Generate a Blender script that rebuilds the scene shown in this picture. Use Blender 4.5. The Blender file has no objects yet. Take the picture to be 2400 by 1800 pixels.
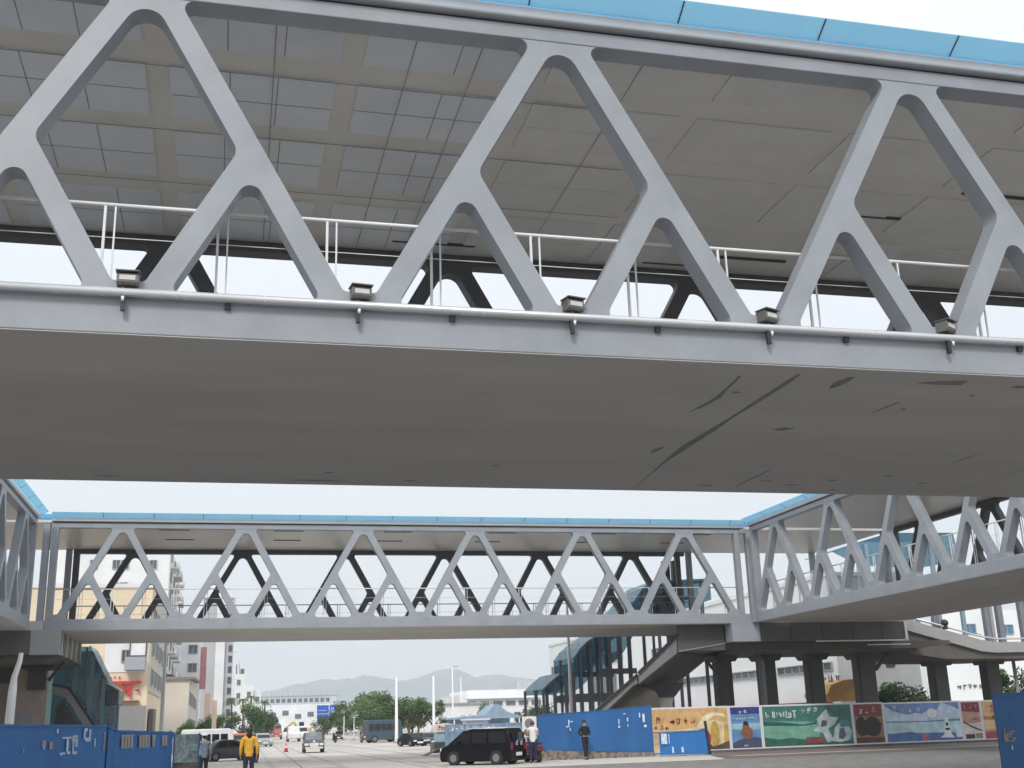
import bpy, bmesh, math, random
from mathutils import Vector, Matrix
rnd = random.Random(7)
SC = bpy.context.scene
COL = SC.collection
R = math.radians

# ------------------------------------------------------------------ camera
cam_d = bpy.data.cameras.new('camera')
cam = bpy.data.objects.new('camera', cam_d)
COL.objects.link(cam)
cam_d.sensor_width = 36.0
cam_d.lens = 36.0 * 2675.4 / 2400.0
cam_d.clip_start = 0.1
cam_d.clip_end = 20000
cam.matrix_world = Matrix(((0.970948, -0.039333, -0.236037, 0),
                           (-0.237395, -0.282268, -0.929499, 0),
                           (-0.030065, 0.958529, -0.283405, 1.6),
                           (0, 0, 0, 1)))
SC.camera = cam

# ------------------------------------------------------------------ world, sun, exposure
SUN_EL, SUN_ROT = R(42), R(205)
w = bpy.data.worlds.new('World')
SC.world = w
w.use_nodes = True
nt = w.node_tree
nt.nodes.clear()
out = nt.nodes.new('ShaderNodeOutputWorld')
bg = nt.nodes.new('ShaderNodeBackground')
sky = nt.nodes.new('ShaderNodeTexSky')
sky.sky_type = 'NISHITA'
sky.sun_disc = False
sky.sun_elevation = SUN_EL
sky.sun_rotation = SUN_ROT
sky.dust_density = 6.0
sky.air_density = 1.0
# thin even cloud sheet over the sky: scale the physical sky down, then veil it with cloud white
tc = nt.nodes.new('ShaderNodeTexCoord')
sep = nt.nodes.new('ShaderNodeSeparateXYZ')
nt.links.new(tc.outputs['Generated'], sep.inputs[0])
noi = nt.nodes.new('ShaderNodeTexNoise'); noi.inputs['Scale'].default_value = 2.4; noi.inputs['Detail'].default_value = 5
cmap = nt.nodes.new('ShaderNodeMapping'); cmap.inputs['Scale'].default_value = (1, 1, 3.0)
nt.links.new(tc.outputs['Generated'], cmap.inputs['Vector']); nt.links.new(cmap.outputs[0], noi.inputs['Vector'])
amp = nt.nodes.new('ShaderNodeMath'); amp.operation = 'MULTIPLY_ADD'; amp.inputs[1].default_value = 0.22; amp.inputs[2].default_value = -0.11
nt.links.new(noi.outputs['Fac'], amp.inputs[0])
addn = nt.nodes.new('ShaderNodeMath'); addn.operation = 'ADD'
nt.links.new(sep.outputs['Z'], addn.inputs[0]); nt.links.new(amp.outputs[0], addn.inputs[1])
rmp = nt.nodes.new('ShaderNodeValToRGB')
rmp.color_ramp.elements[0].position = 0.0; rmp.color_ramp.elements[0].color = (6.3, 6.75, 7.2, 1)
rmp.color_ramp.elements[1].position = 1.0; rmp.color_ramp.elements[1].color = (11.5, 11.7, 12.0, 1)
e_ = rmp.color_ramp.elements.new(0.45); e_.color = (7.6, 7.95, 8.4, 1)
nt.links.new(addn.outputs[0], rmp.inputs['Fac'])
mix = nt.nodes.new('ShaderNodeMix'); mix.data_type = 'RGBA'; mix.inputs[0].default_value = 0.93
nt.links.new(sky.outputs[0], mix.inputs[6])
nt.links.new(rmp.outputs[0], mix.inputs[7])
nt.links.new(mix.outputs[2], bg.inputs['Color'])
bg.inputs['Strength'].default_value = 0.1
nt.links.new(bg.outputs[0], out.inputs['Surface'])

sd = bpy.data.lights.new('sun', 'SUN')
sd.energy = 1.5
sd.angle = R(14)
sd.color = (1.0, 0.96, 0.9)
sun = bpy.data.objects.new('sun', sd)
COL.objects.link(sun)
# towards the sun: behind the camera, a little to its left
sdir = Vector((math.sin(SUN_ROT) * math.cos(SUN_EL), math.cos(SUN_ROT) * math.cos(SUN_EL), math.sin(SUN_EL)))
sun.rotation_euler = sdir.to_track_quat('Z', 'Y').to_euler()
SC.view_settings.view_transform = 'Standard'
SC.view_settings.look = 'None'
SC.view_settings.exposure = 0.4
SC.view_settings.gamma = 1.0
SC.cycles.max_bounces = 6
SC.cycles.transparent_max_bounces = 16
SC.cycles.volume_bounces = 1

# ------------------------------------------------------------------ materials
MATS = {}
def mat(name, col, rough=0.6, metal=0.0, var=0.08, vscale=1.5, bump=0.0, bscale=40, spec=0.5,
        streak=None, alpha=None, transl=0.0, coat=0.0):
    if name in MATS: return MATS[name]
    m = bpy.data.materials.new(name); m.use_nodes = True
    n = m.node_tree; b = n.nodes['Principled BSDF']; L = n.links
    b.inputs['Roughness'].default_value = rough
    b.inputs['Metallic'].default_value = metal
    b.inputs['Specular IOR Level'].default_value = spec
    if coat: b.inputs['Coat Weight'].default_value = coat
    c = (*col, 1)
    if var > 0 or streak:
        t = n.nodes.new('ShaderNodeTexCoord')
        mp = n.nodes.new('ShaderNodeMapping')
        if streak: mp.inputs['Scale'].default_value = streak
        L.new(t.outputs['Object'], mp.inputs['Vector'])
        ns = n.nodes.new('ShaderNodeTexNoise'); ns.inputs['Scale'].default_value = vscale
        ns.inputs['Detail'].default_value = 6; ns.inputs['Roughness'].default_value = 0.6
        L.new(mp.outputs[0], ns.inputs['Vector'])
        rp = n.nodes.new('ShaderNodeMapRange')
        rp.inputs[1].default_value = 0.3; rp.inputs[2].default_value = 0.7
        rp.inputs[3].default_value = 1 - var * 1.6; rp.inputs[4].default_value = 1 + var
        L.new(ns.outputs['Fac'], rp.inputs[0])
        mx = n.nodes.new('ShaderNodeVectorMath'); mx.operation = 'SCALE'
        mx.inputs[0].default_value = col
        L.new(rp.outputs[0], mx.inputs['Scale'])
        L.new(mx.outputs[0], b.inputs['Base Color'])
        rr = n.nodes.new('ShaderNodeMapRange')
        rr.inputs[3].default_value = max(0.02, rough - 0.08); rr.inputs[4].default_value = min(1, rough + 0.1)
        L.new(ns.outputs['Fac'], rr.inputs[0]); L.new(rr.outputs[0], b.inputs['Roughness'])
    else:
        b.inputs['Base Color'].default_value = c
    if bump > 0:
        t2 = n.nodes.new('ShaderNodeTexCoord')
        nb = n.nodes.new('ShaderNodeTexNoise'); nb.inputs['Scale'].default_value = bscale; nb.inputs['Detail'].default_value = 4
        L.new(t2.outputs['Object'], nb.inputs['Vector'])
        bp = n.nodes.new('ShaderNodeBump'); bp.inputs['Strength'].default_value = bump; bp.inputs['Distance'].default_value = 0.02
        L.new(nb.outputs['Fac'], bp.inputs['Height']); L.new(bp.outputs[0], b.inputs['Normal'])
    o = n.nodes['Material Output']
    if transl > 0:
        tr = n.nodes.new('ShaderNodeBsdfTranslucent'); tr.inputs['Color'].default_value = c
        ms = n.nodes.new('ShaderNodeMixShader'); ms.inputs[0].default_value = transl
        L.new(b.outputs[0], ms.inputs[1]); L.new(tr.outputs[0], ms.inputs[2]); L.new(ms.outputs[0], o.inputs['Surface'])
    if alpha is not None:
        tr = n.nodes.new('ShaderNodeBsdfTransparent'); tr.inputs['Color'].default_value = (*alpha[1], 1)
        ms = n.nodes.new('ShaderNodeMixShader'); ms.inputs[0].default_value = alpha[0]
        L.new(b.outputs[0], ms.inputs[1]); L.new(tr.outputs[0], ms.inputs[2]); L.new(ms.outputs[0], o.inputs['Surface'])
    MATS[name] = m
    return m

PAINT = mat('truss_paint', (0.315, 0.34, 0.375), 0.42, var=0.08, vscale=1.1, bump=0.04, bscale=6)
PAINT_SHADE = mat('truss_paint_shaded', (0.085, 0.088, 0.095), 0.55, var=0.06)  # truss paint darkened: backlit shade of the back trusses put into the colour
SOFFIT = mat('deck_soffit_paint', (0.53, 0.51, 0.49), 0.75, var=0.07, vscale=0.6, streak=(0.35, 1.6, 1), bump=0.05, bscale=8)
CEIL = mat('ceiling_board', (0.66, 0.64, 0.605), 0.35, var=0.05, vscale=0.7)
CEILP = mat('ceiling_panel_metal', (0.66, 0.70, 0.745), 0.34, var=0.04, vscale=1.2)
GUTTER = mat('gutter_metal', (0.50, 0.53, 0.56), 0.3, metal=0.1, var=0.05)
BLUE_ROOF = mat('blue_roof_sheet', (0.50, 0.745, 0.865), 0.35, var=0.07, transl=0.7)
STEEL_PIPE = mat('silver_pipe', (0.62, 0.63, 0.65), 0.25, metal=0.35, var=0.05)
WHITE = mat('white_paint', (0.78, 0.78, 0.78), 0.4, var=0.04)
DARK = mat('dark_rubber', (0.03, 0.03, 0.035), 0.5, var=0.05)
LAMPB = mat('floodlight_housing', (0.16, 0.155, 0.14), 0.35, metal=0.3, var=0.1)
LAMPG = mat('floodlight_glass', (0.6, 0.6, 0.58), 0.15, var=0.1)
GREYST = mat('landing_grey', (0.10, 0.10, 0.10), 0.55, var=0.1, vscale=0.8, streak=(1, 1, 0.3))  # landing grey lowered to carry its backlit shade
GREYLT = mat('landing_light_grey', (0.30, 0.31, 0.32), 0.5, var=0.06, streak=(1, 1, 0.3))
CONC = mat('concrete', (0.30, 0.29, 0.27), 0.85, var=0.16, vscale=1.2, streak=(1, 1, 0.35), bump=0.25, bscale=25)
COLUMN = mat('column_dark_grey', (0.085, 0.082, 0.078), 0.6, var=0.14, vscale=1.2, streak=(2, 2, 0.35))  # column grey kept low: backlit shade is part of this colour
STRING = mat('stringer_grey', (0.22, 0.215, 0.21), 0.5, var=0.08, streak=(0.4, 1, 1))
TEAL = mat('teal_glass', (0.09, 0.17, 0.22), 0.08, var=0.1, alpha=(0.62, (0.55, 0.72, 0.80)), coat=0.3)
MULL = mat('mullion_blue_grey', (0.22, 0.32, 0.40), 0.35, var=0.05)
POSTG = mat('post_grey', (0.20, 0.205, 0.235), 0.45, var=0.06)
GLASS_W = mat('window_glass', (0.10, 0.12, 0.14), 0.12, var=0.3, vscale=0.6)

# ------------------------------------------------------------------ mesh helpers
SPLIT = {'brace': .02, 'stencilled_marks': .03, 'lettering': .03, 'balcony': .02, 'red_sign': .02, 'edge_flashing': .02, 'ribbed_cladding': .005, 'roof_clutter': .02,
         'cross_rail': .02, 'roof_rail': .02, 'wing_mirror': .02, 'white_trim': .01, 'tracks': .02, 'pillar': .02, 'badge_marks': .03, 'sticker_marks': .03, 'faded_notice': .03, 'stand': .01,
         'cable': .02, 'printed_shapes': .03, 'fascia_box': .02, 'transom': .01, 'board_': .02, 'ceiling_wire': .002}
SPLIT_OFFSET = []
class MB:
    def __init__(s): s.v = []; s.f = []; s.m = []; s.sm = []
    def face(s, pts, mi=0, sm=False):
        k = len(s.v); s.v += [tuple(p) for p in pts]; s.f.append(tuple(range(k, k + len(pts)))); s.m.append(mi); s.sm.append(sm)
    def box(s, x0, x1, y0, y1, z0, z1, mi=0, M=None):
        P = [(x0, y0, z0), (x1, y0, z0), (x1, y1, z0), (x0, y1, z0), (x0, y0, z1), (x1, y0, z1), (x1, y1, z1), (x0, y1, z1)]
        if M is not None: P = [tuple(M @ Vector(p)) for p in P]
        k = len(s.v); s.v += P
        for q in ((3, 2, 1, 0), (4, 5, 6, 7), (0, 1, 5, 4), (1, 2, 6, 5), (2, 3, 7, 6), (3, 0, 4, 7)):
            s.f.append(tuple(k + i for i in q)); s.m.append(mi); s.sm.append(False)
        return s
    def bar(s, a, b, w, h=None, mi=0, up=(0, 0, 1)):
        a = Vector(a); b = Vector(b); h = h or w; d = b - a; L = d.length
        if L < 1e-6: return s
        d.normalize(); up = Vector(up)
        if abs(d.dot(up)) > 0.98: up = Vector((0, 1, 0))
        x = d.cross(up).normalized(); z = x.cross(d)
        M = Matrix((x, d, z)).transposed().to_4x4(); M.translation = a
        return s.box(-w / 2, w / 2, 0, L, -h / 2, h / 2, mi, M)
    def tube(s, pts, r, n=10, mi=0, cap=True):
        pts = [Vector(p) for p in pts]; rs = r if isinstance(r, (list, tuple)) else [r] * len(pts)
        k = len(s.v); N = len(pts)
        for i, p in enumerate(pts):
            d = (pts[min(i + 1, N - 1)] - pts[max(i - 1, 0)]).normalized()
            u = Vector((0, 0, 1)) if abs(d.z) < 0.9 else Vector((1, 0, 0))
            x = d.cross(u).normalized(); y = x.cross(d)
            for j in range(n):
                a = 2 * math.pi * j / n
                s.v.append(tuple(p + (x * math.cos(a) + y * math.sin(a)) * rs[i]))
        for i in range(N - 1):
            for j in range(n):
                s.f.append((k + i * n + j, k + i * n + (j + 1) % n, k + (i + 1) * n + (j + 1) % n, k + (i + 1) * n + j)); s.m.append(mi); s.sm.append(True)
        if cap:
            s.f.append(tuple(k + j for j in range(n))[::-1]); s.m.append(mi); s.sm.append(False)
            s.f.append(tuple(k + (N - 1) * n + j for j in range(n))); s.m.append(mi); s.sm.append(False)
        return s
    def prism(s, poly, d0, d1, axis='y', mi=0, M=None):
        def P(a, b, d):
            p = (a, d, b) if axis == 'y' else ((d, a, b) if axis == 'x' else (a, b, d))
            return tuple(M @ Vector(p)) if M is not None else p
        n = len(poly); k = len(s.v)
        s.v += [P(a, b, d0) for a, b in poly] + [P(a, b, d1) for a, b in poly]
        s.f.append(tuple(range(k, k + n))); s.m.append(mi); s.sm.append(False)
        s.f.append(tuple(range(k + 2 * n - 1, k + n - 1, -1))); s.m.append(mi); s.sm.append(False)
        for i in range(n):
            j = (i + 1) % n
            s.f.append((k + i, k + n + i, k + n + j, k + j)); s.m.append(mi); s.sm.append(False)
        return s
    def ball(s, c, r, mi=0, n=12, m=8, M=None):
        r = r if isinstance(r, (tuple, list)) else (r, r, r); k = len(s.v)
        for i in range(m + 1):
            t = math.pi * i / m
            for j in range(n):
                a = 2 * math.pi * j / n
                p = (c[0] + r[0] * math.sin(t) * math.cos(a), c[1] + r[1] * math.sin(t) * math.sin(a), c[2] + r[2] * math.cos(t))
                s.v.append(tuple(M @ Vector(p)) if M is not None else p)
        for i in range(m):
            for j in range(n):
                s.f.append((k + i * n + j, k + i * n + (j + 1) % n, k + (i + 1) * n + (j + 1) % n, k + (i + 1) * n + j)); s.m.append(mi); s.sm.append(True)
        return s
    def clusters(s, gap):
        """group the faces into spatially separate pieces"""
        par = list(range(len(s.v)))
        def find(a):
            while par[a] != a: par[a] = par[par[a]]; a = par[a]
            return a
        for f in s.f:
            for i in f[1:]: par[find(i)] = find(f[0])
        comp = {}
        for fi, f in enumerate(s.f): comp.setdefault(find(f[0]), []).append(fi)
        items = []
        for fs in comp.values():
            vs = [s.v[i] for fi in fs for i in s.f[fi]]
            items.append([fs, [min(c[k] for c in vs) - gap for k in range(3)], [max(c[k] for c in vs) + gap for k in range(3)]])
        ch = True
        while ch:
            ch = False
            for i in range(len(items)):
                for j in range(len(items) - 1, i, -1):
                    a, b = items[i], items[j]
                    if all(a[1][k] <= b[2][k] and b[1][k] <= a[2][k] for k in range(3)):
                        a[0] += b[0]; a[1] = [min(x, y) for x, y in zip(a[1], b[1])]; a[2] = [max(x, y) for x, y in zip(a[2], b[2])]
                        items.pop(j); ch = True
        return [it[0] for it in items]
    def build(s, name, mats, parent=None, bevel=0.0, weld=False):
        if name in SPLIT and len(s.f) > 1:
            cl_ = s.clusters(SPLIT[name])
            if len(cl_) > 1:
                o = None
                for fs in cl_:
                    n = MB(); mp = {}
                    for fi in fs:
                        nf = []
                        for i in s.f[fi]:
                            if i not in mp: mp[i] = len(n.v); n.v.append(s.v[i])
                            nf.append(mp[i])
                        n.f.append(tuple(nf)); n.m.append(s.m[fi]); n.sm.append(s.sm[fi])
                    o = n.build_one(name, mats, parent, bevel, weld)
                    if SPLIT_OFFSET: o.location = SPLIT_OFFSET[0]
                return o
        return s.build_one(name, mats, parent, bevel, weld)
    def build_one(s, name, mats, parent=None, bevel=0.0, weld=False):
        me = bpy.data.meshes.new(name); me.from_pydata(s.v, [], s.f)
        mats = mats if isinstance(mats, (list, tuple)) else [mats]
        for m in mats: me.materials.append(m)
        me.polygons.foreach_set('material_index', s.m); me.polygons.foreach_set('use_smooth', s.sm)
        bm = bmesh.new(); bm.from_mesh(me)
        if weld: bmesh.ops.remove_doubles(bm, verts=bm.verts, dist=1e-5)
        bmesh.ops.recalc_face_normals(bm, faces=bm.faces)
        bm.to_mesh(me); bm.free(); me.update()
        o = bpy.data.objects.new(name, me); COL.objects.link(o)
        if parent is not None: o.parent = parent
        if bevel > 0:
            b = o.modifiers.new('bevel', 'BEVEL'); b.width = bevel; b.segments = 2; b.limit_method = 'ANGLE'; b.angle_limit = R(40)
        return o

def thing(name, label, cat, loc=(0, 0, 0), rz=0, group=None):
    o = bpy.data.objects.new(name, None); COL.objects.link(o); o.empty_display_size = 0.2
    o.location = loc; o.rotation_euler = (0, 0, rz)
    o['label'] = label; o['category'] = cat
    if group: o['group'] = group
    return o
def tag(o, label, cat, group=None, kind=None):
    o['label'] = label; o['category'] = cat
    if group: o['group'] = group
    if kind: o['kind'] = kind
    return o
KIDS = {}
def dup(root, loc, rz, label, group=None, scale=None):
    r = root.copy(); COL.objects.link(r); r.location = loc; r.rotation_euler = (0, 0, rz); r['label'] = label
    if group: r['group'] = group
    if scale: r.scale = scale if isinstance(scale, (tuple, list)) else (scale,) * 3
    for ch in list(root.children):
        c = ch.copy(); COL.objects.link(c); c.parent = r
        for g in list(ch.children):
            d = g.copy(); COL.objects.link(d); d.parent = c
    return r

def rounded(poly, rads, n=7):
    """2D polygon with rounded corners"""
    out = []; N = len(poly)
    for i, (p, r) in enumerate(zip(poly, rads)):
        p = Vector(p); a = Vector(poly[i - 1]) - p; b = Vector(poly[(i + 1) % N]) - p
        if r <= 0: out.append(tuple(p)); continue
        la, lb = a.length, b.length; a.normalize(); b.normalize()
        ang = math.acos(max(-1, min(1, a.dot(b)))); t = r / math.tan(ang / 2)
        t = min(t, la * 0.48, lb * 0.48); rr = t * math.tan(ang / 2)
        c = p + (a + b).normalized() * (rr / math.sin(ang / 2))
        s0 = p + a * t - c; s1 = p + b * t - c
        a0 = math.atan2(s0.y, s0.x); a1 = math.atan2(s1.y, s1.x); d = a1 - a0
        while d > math.pi: d -= 2 * math.pi
        while d < -math.pi: d += 2 * math.pi
        for k in range(n + 1):
            q = a0 + d * k / n; out.append((c.x + rr * math.cos(q), c.y + rr * math.sin(q)))
    return out

def plate_mesh(name, outer, holes, t, material):
    """flat plate in local XZ with holes, thickness t along +Y from y=0"""
    cu = bpy.data.curves.new(name, 'CURVE'); cu.dimensions = '2D'; cu.fill_mode = 'BOTH'; cu.extrude = t / 2
    for poly in [outer] + holes:
        sp = cu.splines.new('POLY'); sp.points.add(len(poly) - 1)
        for q, p in zip(sp.points, poly): q.co = (p[0], p[1], 0, 1)
        sp.use_cyclic_u = True
    o = bpy.data.objects.new(name, cu)
    me = bpy.data.meshes.new_from_object(o)
    bpy.data.objects.remove(o); bpy.data.curves.remove(cu)
    for v in me.vertices:
        x, y, z = v.co; v.co = (x, t / 2 - z, y)
    me.materials.clear(); me.materials.append(material)
    bm = bmesh.new(); bm.from_mesh(me); bmesh.ops.remove_doubles(bm, verts=bm.verts, dist=1e-4)
    bmesh.ops.recalc_face_normals(bm, faces=bm.faces); bm.to_mesh(me); bm.free()
    for p in me.polygons: p.use_smooth = False
    me.name = name
    return me

# ------------------------------------------------------------------ the ground
def ground_mat():
    m = bpy.data.materials.new('ground_paving'); m.use_nodes = True
    n = m.node_tree; b = n.nodes['Principled BSDF']; L = n.links
    t = n.nodes.new('ShaderNodeTexCoord')
    n1 = n.nodes.new('ShaderNodeTexNoise'); n1.inputs['Scale'].default_value = 0.08; n1.inputs['Detail'].default_value = 8
    n2 = n.nodes.new('ShaderNodeTexNoise'); n2.inputs['Scale'].default_value = 9; n2.inputs['Detail'].default_value = 6
    L.new(t.outputs['Object'], n1.inputs['Vector']); L.new(t.outputs['Object'], n2.inputs['Vector'])
    r1 = n.nodes.new('ShaderNodeValToRGB')
    r1.color_ramp.elements[0].position = 0.35; r1.color_ramp.elements[0].color = (0.45, 0.42, 0.385, 1)
    r1.color_ramp.elements[1].position = 0.65; r1.color_ramp.elements[1].color = (0.56, 0.53, 0.49, 1)
    L.new(n1.outputs['Fac'], r1.inputs['Fac'])
    mr = n.nodes.new('ShaderNodeMapRange'); mr.inputs[3].default_value = 0.86; mr.inputs[4].default_value = 1.1
    L.new(n2.outputs['Fac'], mr.inputs[0])
    vm = n.nodes.new('ShaderNodeVectorMath'); vm.operation = 'SCALE'
    L.new(r1.outputs[0], vm.inputs[0]); L.new(mr.outputs[0], vm.inputs['Scale'])
    L.new(vm.outputs[0], b.inputs['Base Color']); b.inputs['Roughness'].default_value = 0.85
    return m
g = MB(); g.face([(-6000, -400, 0), (8000, -400, 0), (8000, 6000, 0), (-6000, 6000, 0)])
go = g.build('ground', mat('dusty_ground', (0.30, 0.28, 0.25), 0.95, var=0.15, vscale=0.05)); go['kind'] = 'structure'
g = MB(); g.face([(-9, 42, .006), (60, 42, .006), (60, 52.5, .006), (24, 52.5, .006), (23, 70, .006), (20, 600, .006), (2, 600, .006), (-3.5, 90, .006), (-9, 60, .006)])
ro = g.build('road', ground_mat()); ro['kind'] = 'structure'
RP_ = random.Random(3)
jm = mat('road_joint', (.22, .205, .19), .9, var=.2)
for k, y in enumerate((56, 66, 78, 92, 110, 135, 170)):
    g = MB(); g.face([(-3.4 + k * .6, y, .010), (22, y + .4, .010), (22, y + .47 + k * .03, .010), (-3.4 + k * .6, y + .07 + k * .03, .010)]); o = g.build('road_joint', jm); o['kind'] = 'structure'
for k, x in enumerate((3.2, 8.4, 13.0)):
    g = MB(); g.face([(x, 45, .010), (x + .06, 45, .010), (x * .4 + 7.5, 260, .010), (x * .4 + 7.4, 260, .010)]); o = g.build('road_joint', jm); o['kind'] = 'structure'
for k in range(9):
    x = RP_.uniform(-1, 14); y = RP_.uniform(47, 110); a = RP_.uniform(.5, 1.6); b_ = RP_.uniform(.8, 3)
    g = MB(); g.face([(x, y, .014), (x + a, y + .1, .014), (x + a * .9, y + b_, .014), (x - .1, y + b_ * .9, .014)]); o = g.build('road_patch', mat('patch_grey' + str(k % 2), (.36, .34, .31) if k % 2 else (.42, .40, .375), .9, var=.2, vscale=4)); o['kind'] = 'structure'
for k in range(4):
    x = 2.0 + k * 2.9
    g = MB(); g.face([(x, 46, .018), (x + .22, 46, .018), (x * .75 + 2.2, 120, .018), (x * .75 + 2.0, 120, .018)]); o = g.build('tyre_track', mat('tyre_track_m', (.45, .425, .39), .9, var=.25, vscale=1.2)); o['kind'] = 'structure'
g = MB(); g.face([(-60, -40, .006), (80, -40, .006), (80, 42, .006), (-60, 42, .006)])
ro = g.build('unseen_forecourt', mat('unseen_dark_asphalt', (0.20, 0.195, 0.187), 0.9, var=0.2, vscale=2, bump=0.2, bscale=60)); ro['kind'] = 'structure'  # unseen ground, made dark to cut bounce light on the bridge undersides

# ------------------------------------------------------------------ footbridges
Z0, Z1, Z2, WID = 5.861, 6.2955, 10.2142, 8.066
SLP = 1.8
def bay_mesh(name, d, W, t, material, zs1, zs2):
    """one A-shaped frame of the truss: from lower node to lower node, top node at u=0"""
    hw = W / 2 / math.sin(math.atan(SLP)); s = (zs2 - zs1) / (d - 0.43)
    e = 0.004
    ft = 0.2; fb = 0.23
    zt = lambda u, off: zs2 - (u - off) * s
    # outer outline
    zn = zs1 + 0.22
    un = ft + hw + (zs2 - zn) / s
    un = min(un, d - 0.06)
    out = [(-d + e, zs1), (d - e, zs1), (d - e, zn), (un, zn), (ft + hw, zs2), (ft + hw + 0.25, zs2), (ft + hw + 0.25, zs2 + 0.001)]
    right = [(un, zn), (ft + hw, zs2)]
    # fillet at the top chord: the gusset flares out
    def mirror(l): return [(-a, b) for a, b in reversed(l)]
    fl = rounded([(un, zn), (ft + hw, zs2 - 0.0), (ft + hw + 0.4, zs2)], [0, 0.11, 0], 5)
    rpath = [(d - e, zs1), (d - e, zn)] + rounded([(d - e, zn), (un, zn), (ft + hw, zs2)], [0, 0.08, 0], 4)[1:-1]
    rpath += fl[1:-1]
    # close along the chord line
    rpath.append((ft + hw + 0.001 + (fl[-2][0] - ft - hw), zs2))
    outer = rpath + mirror(rpath)
    # the hollow diamond
    ztop = zs2 + (ft - hw) * s
    zbot = zs1 - (fb - hw) * s
    zc = (zs1 + zs2) / 2 + 0.0
    # side vertices where inner edges meet
    us = ((ft - hw) + (fb - hw) + (zs2 - zs1) / s) / 2
    zsd = zs2 - (us - (ft - hw)) * s
    zcut = zs1 + 0.2; uc = (fb - hw) + (zcut - zs1) / s
    dia = rounded([(0, ztop), (us, zsd), (uc, zcut), (-uc, zcut), (-us, zsd)], [0.24, 0.2, 0.06, 0.06, 0.2], 8)
    # small triangles
    zap = ((zs1 + zs2) + (ft - hw - fb - hw) * s) / 2
    uap = fb + hw + (zap - zs1) / s
    zb = zs1 + 0.02
    tri = rounded([(fb + hw + 0.02 / s, zb), (uap, zap), (ft - hw + (zs2 - zb) / s, zb)], [0.13, 0.14, 0.13], 8)
    tri2 = mirror(tri)
    return plate_mesh(name, outer, [dia, tri, tri2], t, material)

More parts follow.
